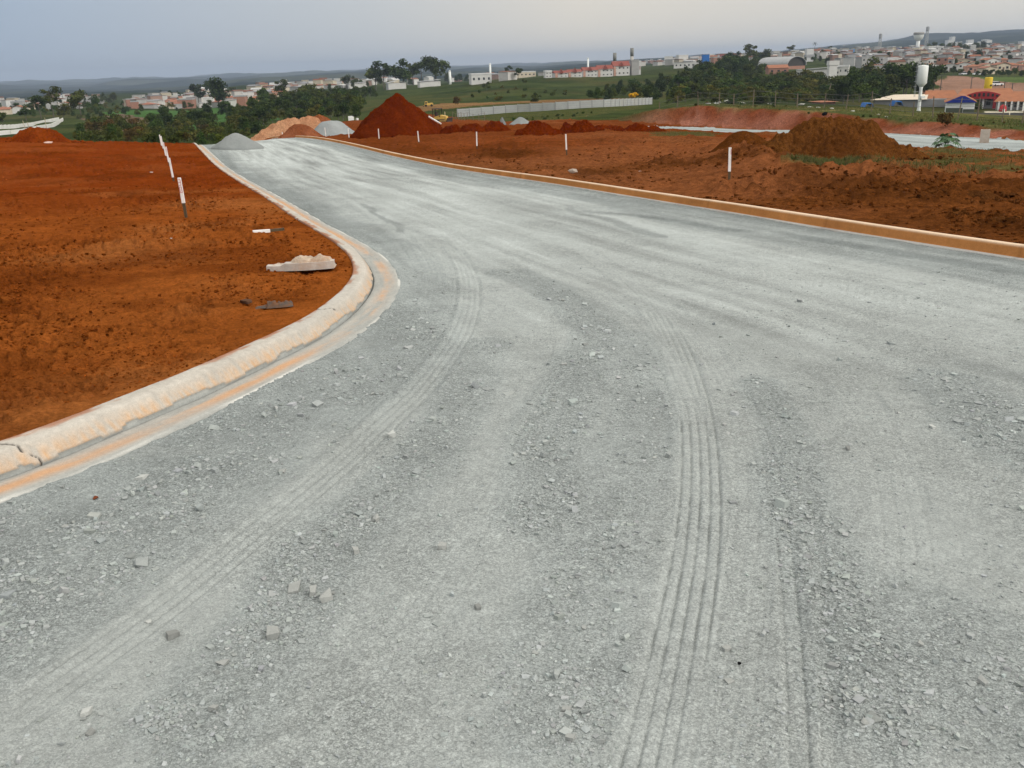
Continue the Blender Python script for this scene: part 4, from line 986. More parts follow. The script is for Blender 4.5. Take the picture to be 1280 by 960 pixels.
# palm
r = empty('palm_tree', (0, 0, 0)); trunk(.8, .022, 0, 63).build('trunk', m_bark, r, True); fr = []; Cc = []
for i in range(22):
    a = i * 2.4; el = .9 - i * .07; p = np.array([0, 0, .8]); d = np.array([math.cos(a) * math.cos(el), math.sin(a) * math.cos(el), math.sin(el)]); sd = np.array([-math.sin(a), math.cos(a), 0])
    for k in range(6):
        qn = p + d * .065; wd = .03 * (1 - k / 7); fr += [p - sd * wd, p + sd * wd, qn + sd * wd * .9, qn - sd * wd * .9]; p = qn; d = d + np.array([0, 0, -.17]); d /= np.linalg.norm(d); Cc += [(.03, .05, .018)] * 4
np_mesh('fronds', np.array(fr), np.arange(len(fr)).reshape(-1, 4), m_leaf, np.array(Cc), False, r); PROTO['palm'] = r
USED = set()
def plant(key, p, h, label, cat, group=None, wide=1.0):
    o = PROTO[key]
    if key in USED: o = copy_tree(o)
    USED.add(key)
    o.location = (p[0], p[1], p[2] - .02 * h); o.rotation_euler = (0, 0, random.uniform(0, 6.28)) if key != 'lean' else (0, 0, 0); o.scale = (h * wide, h * wide, h)
    return tag(o, label, cat, group)
NT = 0
def tree_px(px, py, hpx, key, label, cat='tree', group=None, wide=1.0, d0=62):
    global NT
    p = GH(px, py, d0)
    if p is None: return
    NT += 1
    return plant(key, p, hpx * pxm(p), label, cat, group, wide)
def wood(poly, n, kinds, h0, h1, labels, group, seed, gap=5.0, d0=62, cat='tree', wide=(.85, 1.25)):
    """individual trees whose feet stand inside a picture outline"""
    q = random.Random(seed); xs = [p[0] for p in poly]; ys = [p[1] for p in poly]; pts = []; P = np.array(poly, float); tries = 0
    while len(pts) < n and tries < 6000:
        tries += 1
        x = q.uniform(min(xs), max(xs)); y = q.uniform(min(ys), max(ys))
        if not inpoly(P, np.array([x]), np.array([y]))[0] or any(abs(x - a) < gap and abs(y - b) < gap * .45 for a, b in pts): continue
        pts.append((x, y)); k = q.choice(kinds); lab = labels.get(k.rstrip('012'), labels['*'])
        tree_px(x, y, q.uniform(h0, h1), k, lab, 'bush' if 'bush' in k or 'dry' in k else cat, group, q.uniform(*wide), d0)
D3 = ['dense0', 'dense1', 'dense2']; B3 = ['broad0', 'broad1', 'broad2']; T3 = ['tall0', 'tall1', 'tall2']; S3 = ['scrub0', 'scrub1', 'scrub2']; U3 = ['bush0', 'bush1', 'bush2']
g = 'scrub below the far edge of the left lot'
wood([(96,164),(120,158),(235,160),(300,166),(318,172),(300,181),(235,183),(120,182),(96,178)], 84, U3 + S3 + ['dense1', 'dry0'], 12, 22, {'bush': 'low bush below the far edge of the left lot', 'scrub': 'thin olive scrub tree below the far edge of the left lot', 'dry': 'brown dry bush below the far edge of the left lot', '*': 'dense green tree below the far edge of the left lot'}, g, 1, 6)
wood([(205,150),(330,145),(330,165),(300,172),(210,165)], 40, D3 + ['scrub0', 'scrub2', 'bush2'], 14, 25, {'bush': 'dark bush between the green field and the road end', 'scrub': 'olive scrub tree between the green field and the road end', '*': 'dark dense tree between the green field and the road end'}, 'trees between the green field and the road end', 2, 6)
g = 'dark wood behind the pale orange clay bank'
wood([(300,150),(330,136),(400,132),(440,136),(455,148),(440,152),(400,154),(345,155),(310,165)], 84, D3 + B3 + ['scrub1'], 15, 28, {'dense': 'dense dark tree in the wood behind the orange clay bank', 'broad': 'rounded tree in the wood behind the orange clay bank', '*': 'olive tree in the wood behind the orange clay bank'}, g, 3, 5)
wood([(330,140),(350,130),(450,119),(470,122),(450,138),(390,138)], 58, D3 + B3, 9, 17, {'dense': 'dense dark tree on the slope below the far white houses', '*': 'rounded tree on the slope below the far white houses'}, 'trees on the slope below the far white houses', 4, 5)
wood([(95,158),(180,146),(200,150),(190,162),(110,166)], 14, ['bush1', 'dry0', 'scrub0'], 6, 12, {'dry': 'brown dry bush on the bare slope left of the green field', 'scrub': 'small scrub tree on the bare slope left of the green field', '*': 'olive bush on the bare slope left of the green field'}, 'bushes on the bare slope', 5, 7)
for px, py, h, k, lab, *wd in [(33,151,21,'broad0','round dark tree at the near end of the white walls'), (52,150,34,'tall0','tall ragged eucalyptus left of its taller twin behind the white walls'), (67,149,42,'tall1','tallest ragged eucalyptus behind the white walls'), (80,149,25,'scrub2','olive tree at the foot of the tallest eucalyptus'),
  (102,148,35,'broad1','dark spreading tree right of the two tall eucalyptus'), (120,141,22,'dense1','bushy tree right of the dark spreading tree'), (4,158,20,'broad2','dark tree cut by the left picture edge'), (131,130,15,'broad0','left of two small dark trees before the left town'), (142,130,15,'broad1','right of two small dark trees before the left town'), (240,128,10,'dense0','low tree left of the tall group in the left town'),
  (249,135,33,'tall2','tall loose tree in front of the left town'), (263,126,28,'tall0','thin crowned tree top above the big tree of the left town'), (274,136,38,'dense0','largest dark tree in front of the left town'), (289,121,13,'broad0','round tree right of the largest dark tree'), (329,133,24,'broad2','broad tree at the right end of the left town'), (354,128,31,'tall1','tall dark tree between the white houses'), (433,112,18,'broad1','dark tree left of the white warehouses'), (443,110,15,'broad0','smaller dark tree beside the white warehouses'),
  (470,113,29,'broad2','first dark tree of the row before the white warehouses',1.25), (481,113,38,'tall1','second tree of the row, with a ragged crown',1.25), (505,111,38,'broad0','third tree of the row, with two rounded crowns',1.25), (517,108,32,'tall2','slender tree between the third and fourth of the row',1.25), (527,109,36,'tall0','fourth tree of the row, narrow and pointed',1.25), (546,108,37,'broad1','broadest tree at the right end of the row',1.25),
  (560,105,14,'dense0','low dark tree right of the white pillar'), (575,103,11,'dense2','low dark bushy tree left of the white factory'), (636,99,18,'tall2','loose tree right of the white factory'), (648,99,15,'broad2','round tree right of the white factory'), (608,113,13,'scrub1','lone olive tree on the green hill'), (670,127,11,'bush2','dark bush on the hill just above the panel wall'), (571,132,14,'dry0','brown leafless bush behind the bulldozer'),
  (792,127,13,'yellow','yellow flowering tree behind the end of the panel wall'), (810,127,20,'dense0','dark tree right of the yellow flowering tree'),
  (937,86,32,'tall1','tall tree standing above the dark wood'), (984,72,16,'lean','leaning wind swept tree on the skyline'), (1018,66,12,'palm','palm tree on the skyline'), (1037,66,8,'broad1','low round tree on the skyline right of the palm'), (1085,112,42,'broad0','large dark tree left of the water tower'), (1062,118,34,'dense1','dense tree before the long white building'), (1110,118,40,'dense0','largest dense tree left of the water tower'), (1132,120,44,'broad2','big tree just left of the water tower'), (1150,122,46,'dense2','big dark tree behind the water tower'), (1166,116,36,'broad1','dark tree right of the water tower'), (1096,125,28,'dense2','dark tree above the long pale roof'),
  (1060,125,30,'scrub1','olive tree left of the long pale roof'), (1180,160,24,'dry0','brown dry bush on the bank before the blue gable'), (1221,141,20,'scrub2','thin tree in the school yard')]:
    tree_px(px, py, h, k, lab, 'bush' if 'bush' in k or 'dry' in k else 'tree', None, wd[0] if wd else 1.05)
wood([(575,125),(600,105),(680,102),(740,108),(740,123),(640,126)], 18, U3 + ['scrub1'], 3, 8, {'*': 'small bush on the open green hill'}, 'bushes on the green hill', 6, 9)
wood([(735,126),(745,116),(800,107),(860,104),(900,96),(905,112),(860,124),(800,126)], 60, D3 + ['bush2', 'bush0'], 8, 16, {'bush': 'dark bush on the hill below the red roofed flats', '*': 'dark tree on the hill below the red roofed flats'}, 'trees on the hill below the red roofed flats', 7, 6)
wood([(840,104),(905,84),(960,80),(960,96),(930,106),(850,116)], 56, D3 + B3, 13, 24, {'dense': 'dense tree in the dark wood below the blue tank', '*': 'rounded tree in the dark wood below the blue tank'}, 'dark wood below the blue tank', 8, 5, wide=(1.0, 1.4))
wood([(835,130),(850,118),(920,106),(1010,103),(1060,112),(1058,128),(960,133)], 120, S3 + S3 + ['broad2', 'dense1', 'bush1', 'bush0', 'bush2'], 11, 24, {'scrub': 'thin olive scrub tree behind the bank top fence', 'bush': 'olive bush behind the bank top fence', '*': 'mid green tree behind the bank top fence'}, 'scrub wood behind the bank top fence', 9, 5.5, wide=(1.0, 1.5))
wood([(1040,130),(1060,110),(1160,112),(1160,120),(1110,124),(1085,135)], 34, D3 + B3, 18, 32, {'dense': 'dense dark tree between the hall and the school', '*': 'rounded dark tree between the hall and the school'}, 'dark trees between the hall and the school', 10, 6, wide=(1.0, 1.35))
wood([(1180,93),(1290,97),(1290,100),(1180,96)], 18, B3 + D3, 8, 13, {'*': 'street tree along the green verge above the school'}, 'street trees above the school', 11, 6)
wood([(1160,72),(1285,72),(1285,86),(1160,86)], 20, D3, 8, 13, {'*': 'dense tree among the orange roofed houses'}, 'trees among the orange roofed houses', 12, 5)
wood([(1158,63),(1230,63),(1230,66),(1158,66)], 20, D3, 7, 12, {'*': 'tree of the dark grove on the far skyline'}, 'dark grove on the skyline', 13, 3)
wood([(1000,70),(1130,72),(1150,84),(1010,84)], 26, D3 + B3, 6, 11, {'*': 'small tree among the crowded grey houses'}, 'trees among the crowded houses', 14, 8)
wood([(160,122),(430,108),(430,114),(300,126),(170,136)], 20, D3 + B3, 6, 10, {'*': 'small tree among the far houses of the left town'}, 'trees among the left town', 15, 8)
wood([(440,108),(600,100),(600,103),(440,112)], 14, D3 + B3, 6, 10, {'*': 'small dark tree among the white warehouses'}, 'trees among the white warehouses', 16, 8)
wood([(0,140),(110,128),(160,132),(110,146),(40,147)], 40, D3 + B3 + S3, 6, 13, {'*': 'small tree in the valley behind the white walls'}, 'valley trees behind the white walls', 17, 6)
wood([(770,133),(800,128),(850,127),(960,131),(1060,144),(1290,157),(1290,163),(1060,148),(960,136),(850,131.5)], 34, U3 + ['dry0'], 2, 4.5, {'dry': 'small dry weed bush on top of the red bank', '*': 'small green weed bush on top of the red bank'}, 'weeds on top of the red bank', 18, 6)
wood([(600,150),(640,149),(735,139),(745,143),(690,150),(640,151)], 14, U3, 2.5, 5, {'*': 'tuft of weeds before the panel wall'}, 'weeds before the panel wall', 19, 6)
wood([(95,150),(130,140),(330,131),(330,135),(200,142),(120,152)], 30, D3 + S3 + ['bush2'], 6, 12, {'bush': 'dark bush along the upper edge of the green field', 'scrub': 'olive tree along the upper edge of the green field', '*': 'dark tree along the upper edge of the green field'}, 'tree line above the green field', 20, 6)
print('trees', NT)
# grass on the worn patches
m_grass = mat_attr('grass_blades', (3.0,), (.2,), .0, .01, .8)
def grass(polys, n, h0, h1, label, seed, per=1.0):
    r = np.random.default_rng(seed); Vs = []; Cs = []
    for P, share in polys:
        P = np.array(P); lo, hi = P.min(0), P.max(0); m = int(n * share); X = r.uniform(lo[0], hi[0], m * 4); Y = r.uniform(lo[1], hi[1], m * 4)
        k = inpoly(P, X, Y) & (fbm(X / 1.3, Y / 1.3, 131, 4) > -.22 + .3 * r.uniform(-.4, .6, m * 4)); X, Y = X[k][:m], Y[k][:m]
        if not len(X): continue
        Z = ground(X, Y)[0]; h = np.exp(r.uniform(math.log(h0), math.log(h1), len(X))); a = r.uniform(0, 6.28, len(X)); l = r.normal(0, .5, (len(X), 2)) * h[:, None]; w_ = h * .10 * per
        A = np.stack([X - w_ * np.cos(a), Y - w_ * np.sin(a), Z - .02], 1); B = np.stack([X + w_ * np.cos(a), Y + w_ * np.sin(a), Z - .02], 1); T = np.stack([X + l[:, 0], Y + l[:, 1], Z + h], 1)
        Vs.append(np.stack([A, B, T], 1).reshape(-1, 3)); t = r.uniform(0, 1, len(X))[:, None]; Cs.append(np.repeat(np.array([[.055, .090, .020]]) * (1 - t) + np.array([[.17, .135, .065]]) * t, 3, 0))
    V = np.concatenate(Vs); tag(np_mesh('grass', V, np.arange(len(V)).reshape(-1, 3), m_grass, np.concatenate(Cs), False), label, 'grass', kind='stuff')
grass([(G['green2'], .4), (G['green3'], .35), (G['green4'], .15), (G['green1'], .1)], 22000, .03, .10, 'patchy green grass around the large soil pile', 31)
bt = [(p[0], p[1]) for p in BANKP[::8]]; off = lambda s: [(x, y) for x, y in [(BANKP[i][0] - (BANKP[min(i+2, len(BANKP)-1)] - BANKP[max(i-2, 0)])[1] / np.linalg.norm(BANKP[min(i+2, len(BANKP)-1)] - BANKP[max(i-2, 0)]) * s, BANKP[i][1] + (BANKP[min(i+2, len(BANKP)-1)] - BANKP[max(i-2, 0)])[0] / np.linalg.norm(BANKP[min(i+2, len(BANKP)-1)] - BANKP[max(i-2, 0)]) * s) for i in range(0, len(BANKP), 8)]]
grass([(off(2.4) + off(14)[::-1], .8), (G['strip'], .2)], 20000, .05, .20, 'rough grass along the top of the red bank', 32, 1.4)
# ------------------------------------------------------------------ walls and fences
m_panel = mat_plain('grey_panel', (.35, .36, .355), .9, .10, .8, .2, grime=(.36, .35, .31)); m_post = mat_plain('grey_post', (.28, .285, .28), .9, .1, 2, .2)
m_wwall = mat_plain('white_wall', (.66, .66, .63), .9, .08, .5, .1, grime=(.5, .48, .42)); m_fwood = mat_plain('weathered_wood', (.17, .135, .10), .95, .25, 6, .2); m_wire = mat_plain('wire', (.18, .17, .16), .6, .1, 4, 0, .6)
def path3(pts, d0=70): return [GH(p[0], p[1], d0) for p in pts]
def resample(P, step):
    P = np.array(P); L = np.concatenate([[0], np.cumsum(np.hypot(*np.diff(P[:, :2], axis=0).T))]); n = max(2, int(round(L[-1] / step)) + 1); s = np.linspace(0, L[-1], n)
    return np.stack([np.interp(s, L, P[:, i]) for i in range(3)], 1)
def wall(pts, step, h, th, name, label, mat, pmat, rows=4, posts=True, d0=70):
    P = resample(path3(pts, d0) if d0 > 0 else [np.array([*(EYE + ray(a_, b_) * -d0)[:2], gz_at(*(EYE + ray(a_, b_) * -d0)[:2])]) for a_, b_ in pts], step); c = P[0]; r = empty(name, c); tag(r, label, 'wall'); m = MB()
    for a, b in zip(P[:-1], P[1:]):
        A, B = a - c, b - c; d = B - A; rz = math.atan2(d[1], d[0]); l = math.hypot(d[0], d[1]); mid = (A + B) / 2; z0 = min(A[2], B[2]) - .15
        for k in range(rows): m.box((mid[0], mid[1], z0 + (k + .5) * (h + .15) / rows), (l - .10, th, (h + .15) / rows - .02), rz)
    m.build('panels', mat, r)
    if posts:
        for i, a in enumerate(P):
            A = a - c; MB().box((A[0], A[1], A[2] + h / 2 - .1), (.16, .16, h + .3)).build('post', pmat, r)
    return r
wall([(572,146.5),(600,144.5),(640,141),(700,137.3),(760,133.3),(815,130)], 2.3, 1.35, .06, 'panel_wall', 'long grey concrete panel wall with posts across the middle distance', m_panel, m_post, d0=140)
wall([(-60,172),(0,168),(30,165.8),(50,163),(65,159),(76,153.5),(79,150)], 3.2, .85, .15, 'boundary_wall', 'lower white wall curving below the flat topped mound', m_wwall, m_wwall, 1, False)
wall([(-60,168),(0,162),(20,159.5),(40,156.5),(60,152.5),(74,150)], 3.2, .95, .15, 'boundary_wall', 'upper white wall running to the two tall eucalyptus', m_wwall, m_wwall, 1, False)
def wire_fence(P, h0, h1, name, label, seed, wires=3, tilt=.06, r_=.05):
    q = random.Random(seed); c = P[0]; r = empty(name, c); tag(r, label, 'fence'); tops = []
    for a in P:
        A = Vector(a - c); h = q.uniform(h0, h1); t = A + Vector((q.gauss(0, tilt) * h, q.gauss(0, tilt) * h, h)); MB().tube(A - Vector((0, 0, .2)), t, r_ * q.uniform(.8, 1.2), r_ * .8, 6).build('post', m_fwood, r); tops.append((A, t))
    m = MB()
    for (a, t), (b, u) in zip(tops[:-1], tops[1:]):
        for k in range(wires): f = .3 + .62 * k / max(1, wires - 1); m.tube(a.lerp(t, f), b.lerp(u, f), .012, None, 4, False)
    m.build('wire', m_wire, r)
    return r
fp = []
for s in np.arange(4, 200, 2.3):
    L = np.concatenate([[0], np.cumsum(np.hypot(*np.diff(BANKP, axis=0).T))])
    if s > L[-1] - 2: break
    i = int(np.searchsorted(L, s)); t = BANKP[min(i+1, len(BANKP)-1)] - BANKP[max(i-1, 0)]; t = t / np.linalg.norm(t); o = 7.5 + .6 * math.sin(s * .21)
    x, y = BANKP[i][0] - t[1] * o, BANKP[i][1] + t[0] * o; fp.append(np.array([x, y, gz_at(x, y)]))
wire_fence(fp, 1.15, 1.75, 'wire_fence', 'uneven wooden post and wire fence along the top of the red bank', 5)
wire_fence(resample(path3([(566,150.5),(585,150.8),(606,151.2)]), 1.0), 1.0, 1.3, 'wire_fence', 'short fence of thin posts right of the bulldozer', 6, 2, .03, .04)
for px, h, lab, lean in [(36.5, 14, 'leaning pale post left of the mound top on the left lot', -.25), (40, 12, 'second leaning pale post beside the first on the mound', -.1), (49, 10, 'thin upright post on top of the flat mound', 0), (61, 17, 'tall thin pole right on the flat mound', .02)]:
    p = GH(px, 176, 55); h_ = (h + 11) * pxm(p); a = empty('wooden_post', p); tag(a, lab, 'post')
    MB().tube((0, 0, -.1), (lean * h_ * .5, 0, h_), .05, .04, 7).build('shaft', mat_plain('pale_wood', (.42, .36, .26), .9, .2, 6, .1), a)

# ------------------------------------------------------------------ houses
WHITE = mat_plain('white_render', (.60, .59, .565), .9, .08, .6, 0, grime=(.50, .47, .42)); CREAM = mat_plain('cream_render', (.58, .50, .38), .9, .08, .6, 0, grime=(.42, .36, .28)); GREYR = mat_plain('grey_render', (.36, .355, .345), .9, .12, .6, 0, grime=(.24, .23, .22))
BRICK = mat_plain('raw_brick', (.33, .17, .12), .95, .15, 1.5, 0, grime=(.25, .15, .11)); SALM = mat_plain('salmon_render', (.50, .30, .23), .9, .1, .6, 0, grime=(.36, .22, .17)); BLUEW = mat_plain('blue_render', (.10, .22, .42), .9, .1, .6, 0)
TERRA = mat_plain('clay_tiles', (.29, .12, .065), .9, .16, 1.2, .2, grime=(.25, .11, .07)); TERRA2 = mat_plain('old_clay_tiles', (.28, .12, .075), .95, .2, 1.2, .2, grime=(.18, .10, .08)); FIBRE = mat_plain('grey_sheet_roof', (.33, .335, .34), .9, .12, .8, .1, grime=(.22, .22, .215)); PALER = mat_plain('pale_sheet_roof', (.60, .60, .59), .8, .08, .8, .1, grime=(.42, .41, .4))
REDR = mat_plain('red_tiles', (.22, .062, .045), .9, .15, 1.0, .1, grime=(.24, .06, .05)); DARKW = mat_plain('dark_window', (.025, .028, .032), .25, .2, 2, 0, spec=.5); WOODD = mat_plain('door_paint', (.16, .10, .07), .7, .1, 3, 0)
def roof_mesh(kind, w, d, h, over=.35):
    m = MB(); x, y = w / 2 + over, d / 2 + over; t = .12
    if kind == 'gable':
        r = h * .32; m.prism([(-x, h - .05), (0, h + r), (x, h - .05), (x, h + t - .05), (0, h + r + t), (-x, h + t - .05)], -y, y)
    elif kind == 'hip':
        r = h * .36; k = max(.2, y - x * .8)
        m.add([(-x, -y, h), (x, -y, h), (x, y, h), (-x, y, h), (0, -k, h + r), (0, k, h + r)], [(0, 1, 4), (1, 2, 5, 4), (2, 3, 5), (3, 0, 4, 5), (3, 2, 1, 0)])
    elif kind == 'shed': m.prism([(-x, h), (x, h + .8), (x, h + .8 + t), (-x, h + t)], -y, y)
    else:
        m.box((0, 0, h + .06), (w + .3, d + .3, .14))
        for a, b, c, e in ((0, -d/2, w + .3, .14), (0, d/2, w + .3, .14)): m.box((a, b, h + .38), (c, e, .5))
        for a in (-w/2, w/2): m.box((a, 0, h + .38), (.14, d - .3, .5))
    return m
def house(name, w, d, h, kind, wm, rm, fine=True, storeys=1, base=1.5):
    r = empty(name, (0, 0, 0)); m = MB()
    m.box((0, 0, h / 2 - base / 2), (w, d, h + base))
    if kind == 'gable': m.prism([(-w/2 + .01, h), (w/2 - .01, h), (0, h + h * .32 * (w/2) / (w/2 + .35))], -d/2 + .01, d/2 - .01)
    if kind == 'shed': m.prism([(-w/2 + .01, h), (w/2 - .01, h), (w/2 - .01, h + .74)], -d/2 + .01, d/2 - .01)
    m.build('walls', wm, r); roof_mesh(kind, w, d, h).build('roof', rm, r)
    if fine:
        st = h / storeys
        for s in range(storeys):
            for x in (-w * .28, w * .28): MB().box((x, -d/2 - .02, s * st + st * .58), (w * .17, .08, st * .36)).build('window', DARKW, r)
        MB().box((0, -d/2 - .02, .95), (.95, .08, 1.9)).build('door', WOODD, r)
    return r
m_tank = mat_plain('blue_tank', (.05, .16, .36), .6, .1, 2, 0)
VAR = [('white house with clay tiled gable roof', 7, 8, 3.2, 'gable', WHITE, TERRA, 1), ('cream house with old clay gable roof', 7.5, 7, 3.0, 'gable', CREAM, TERRA2, 1), ('grey two storey house with flat roof', 6.5, 8, 5.8, 'flat', GREYR, FIBRE, 2), ('raw brick two storey house with flat roof', 6.5, 7.5, 5.6, 'flat', BRICK, FIBRE, 2),
       ('white two storey house with flat roof', 6.5, 8, 6.0, 'flat', WHITE, PALER, 2), ('salmon house with hipped clay roof', 8, 8, 3.1, 'hip', SALM, TERRA, 1), ('white house with grey sheet roof', 7, 9, 3.3, 'shed', WHITE, FIBRE, 1), ('long white shed with pale roof', 13, 8, 3.8, 'shed', WHITE, PALER, 1), ('grey house with hipped clay roof', 8, 8, 3.4, 'hip', GREYR, TERRA2, 1), ('small blue house with flat roof', 6, 7, 5.0, 'flat', BLUEW, FIBRE, 2)]
HP = {}
def town(poly, n, kinds, where, group, seed, gap, yaw, d0=100, fine=False, sc=(.85, 1.15)):
    q = random.Random(seed); P = np.array(poly, float); lo, hi = P.min(0), P.max(0); pts = []; tries = 0
    while len(pts) < n and tries < 5000:
        tries += 1; x = q.uniform(lo[0], hi[0]); y = q.uniform(lo[1], hi[1])
        if not inpoly(P, np.array([x]), np.array([y]))[0] or any(abs(x - a) < gap and abs(y - b) < gap * .28 for a, b in pts): continue
        p = GH(x, y, d0)
        if p is None: continue
        pts.append((x, y)); k = q.choice(kinds); lab, w_, d_, h, kind, wm, rm, st = VAR[k]
        if (k, fine) not in HP: o = HP[(k, fine)] = house('house', w_, d_, h, kind, wm, rm, fine, st)
        else: o = copy_tree(HP[(k, fine)])
        s = q.uniform(*sc); o.location = p; o.rotation_euler = (0, 0, yaw + q.choice([0, PI/2 if not fine else 0]) + q.gauss(0, .18)); o.scale = (s, s, s * q.uniform(.9, 1.15)); tag(o, f'{lab} {where}', 'house', group)
town([(150,131),(175,123),(230,122),(235,136),(170,137)], 38, [0,1,3,1,5,6,8], 'at the left of the far town', 'houses of the left town', 1, 5, .3, sc=(.6, .85))
town([(232,124),(300,120),(350,112),(350,126),(300,136),(235,137)], 55, [0,1,3,5,5,6,8,4], 'at the right of the far town', 'houses of the left town', 2, 5, .2, sc=(.6, .85))
town([(330,118),(350,108),(430,102),(440,108),(400,114),(360,122)], 34, [4,6,7,0,2,1], 'on the slope above the dark wood', 'white houses above the dark wood', 3, 6, .1, sc=(.6, .85))
town([(0,136),(90,130),(150,126),(150,131),(90,138),(0,146)], 14, [3,1,0,8,2], 'in the hazy left valley', 'houses in the left valley', 4, 6, .3, sc=(.6, .8))
town([(800,79),(850,76),(900,75),(900,80),(850,83)], 12, [4,6,2,3,7], 'behind the long white building', 'houses on the middle hill', 5, 8, .1)
town([(905,72),(960,66),(1010,64),(1045,62),(1100,60),(1150,62),(1150,67),(1040,70),(960,78),(910,80)], 44, [2,3,4,6,2,3,2,9], 'in the crowded skyline rows', 'crowded houses of the right town', 6, 5, .1, sc=(.6, .9))
town([(1025,72),(1100,68),(1150,70),(1140,86),(1090,88),(1060,80)], 44, [2,3,4,6,2,8,1], 'on the slope left of the water tower', 'crowded houses of the right town', 7, 6, .15, fine=True, sc=(.6, .9))
town([(1150,66),(1290,60),(1290,78),(1150,80)], 32, [0,1,2,3,4,5,8,6], 'on the upper slope above the school', 'houses above the school', 8, 7, -.1, fine=True, sc=(.65, .95))
town([(1155,80),(1290,80),(1290,93),(1155,90)], 20, [0,1,5,8,0,3], 'above the street trees', 'houses above the school', 9, 10, -.15, fine=True, sc=(.75, 1.0))
town([(1170,52),(1280,56),(1280,60),(1170,60)], 8, [7,4], 'as a white speck on the far hillside', 'white sheds on the far hillside', 10, 10, 0, sc=(1.3, 2))

# beyond the 300 houses built one by one: the rest of the far town as one mass
def far_town(areas, seed):
    q = np.random.default_rng(seed); Vs, Fs, Cs, n0 = [], [], [], 0
    wc = [(.55, .54, .51), (.50, .44, .34), (.34, .335, .325), (.30, .20, .16), (.60, .59, .57), (.50, .48, .45)]; rc = [(.20, .10, .07), (.17, .10, .08), (.30, .30, .31), (.48, .48, .47), (.24, .10, .06), (.27, .27, .28)]
    for poly, n in areas:
        P = np.array(poly, float); lo, hi = P.min(0), P.max(0); k = 0; tr = 0
        while k < n and tr < n * 6:
            tr += 1; x, y = q.uniform(lo[0], hi[0]), q.uniform(lo[1], hi[1])
            if not inpoly(P, np.array([x]), np.array([y]))[0]: continue
            p = hit(x, y, macro, 300)
            if p is None: continue
            k += 1; w_, d_, h = q.uniform(2.2, 4), q.uniform(2.5, 4.5), q.uniform(2.4, 5.6); r = q.uniform(.2, 1.2) if q.uniform() < .65 else .05; a_ = q.normal(.1, .5); ca, sa = math.cos(a_), math.sin(a_)
            L = np.array([(-w_, -d_, -2), (w_, -d_, -2), (w_, d_, -2), (-w_, d_, -2), (-w_, -d_, h), (w_, -d_, h), (w_, d_, h), (-w_, d_, h), (-w_-.3, -d_-.3, h+.02), (w_+.3, -d_-.3, h+.02), (w_+.3, d_+.3, h+.02), (-w_-.3, d_+.3, h+.02), (-w_-.3, 0, h+r), (w_+.3, 0, h+r)])
            W = L.copy(); W[:, 0] = L[:, 0]*ca - L[:, 1]*sa; W[:, 1] = L[:, 0]*sa + L[:, 1]*ca; Vs.append(W + np.array([p[0], p[1], p[2]]))
            Fs.append(np.array([(0,1,5,4), (1,2,6,5), (2,3,7,6), (3,0,4,7), (8,9,13,12), (12,13,10,11), (9,10,13,13), (11,8,12,12)]) + n0); n0 += 14
            i, j = q.integers(6), q.integers(6); Cs.append(np.array([wc[i]] * 8 + [rc[j]] * 6) * q.uniform(.75, 1.15))
    F_ = np.concatenate(Fs); V = np.concatenate(Vs)
    T_ = np.concatenate([F_[:, [0, 1, 2]], F_[:, [0, 2, 3]]]); T_ = T_[(T_[:, 0] != T_[:, 1]) & (T_[:, 1] != T_[:, 2]) & (T_[:, 2] != T_[:, 0])]
    tag(np_mesh('far_town', V, T_, mat_attr('town_render', (.6,), (.15,), .0, .01, .9), np.concatenate(Cs), False), 'crowd of tiny far roofs between the larger houses of the town', 'town', kind='stuff')
far_town([([(900,78),(960,68),(1040,62),(1150,60),(1290,57),(1290,70),(1150,72),(1040,72),(960,80),(905,82)], 170), ([(1030,72),(1150,70),(1290,68),(1290,82),(1160,82),(1120,90),(1050,84)], 110), ([(150,128),(230,118),(350,108),(435,102),(440,110),(350,122),(240,134),(160,136)], 95), ([(0,128),(150,121),(150,128),(0,136)], 22), ([(795,78),(905,72),(905,80),(800,84)], 50), ([(440,104),(690,94),(690,97),(440,110)], 30)], 99)
def face(p): return -math.atan2(p[0], p[1])      # turn a front towards the road
def bld(px, py, wpx, hpx, dep, kind, wm, rm, name, label, yaw=0.0, d0=150, windows=(0, 0), rz=None, winm=None):
    """a larger building whose foot and size are read from the photo"""
    p = GH(px, py, d0); k = pxm(p); w_, h = wpx * k, hpx * k; b = empty(name, p, yaw + face(p)); tag(b, label, 'building'); m = MB(); m.box((0, dep/2, h/2 - 1), (w_, dep, h + 2))
    if kind == 'gablex': r_ = min(h * .45, dep * .3); m2 = MB().add([(-w_/2-.3, -.3, h-.1), (w_/2+.3, -.3, h-.1), (w_/2+.3, dep/2, h+r_), (-w_/2-.3, dep/2, h+r_), (w_/2+.3, dep+.3, h-.1), (-w_/2-.3, dep+.3, h-.1)], [(0, 1, 2, 3), (3, 2, 4, 5), (0, 3, 5), (1, 4, 2), (0, 5, 4, 1)])
    else: m2 = roof_mesh(kind, w_, dep, h); m2.v = [(x, y + dep/2, z) for x, y, z in m2.v]
    m.build('walls', wm, b); m2.build('roof', rm, b)
    nx, nz = windows
    for i in range(nx):
        for j in range(nz): MB().box((w_ * ((i + .5) / nx - .5), -.02, h * (j + .55) / nz), (w_ / nx * .36, .1, h / nz * .26)).build('window', winm or DARKW, b)
    return b
N_ = 200
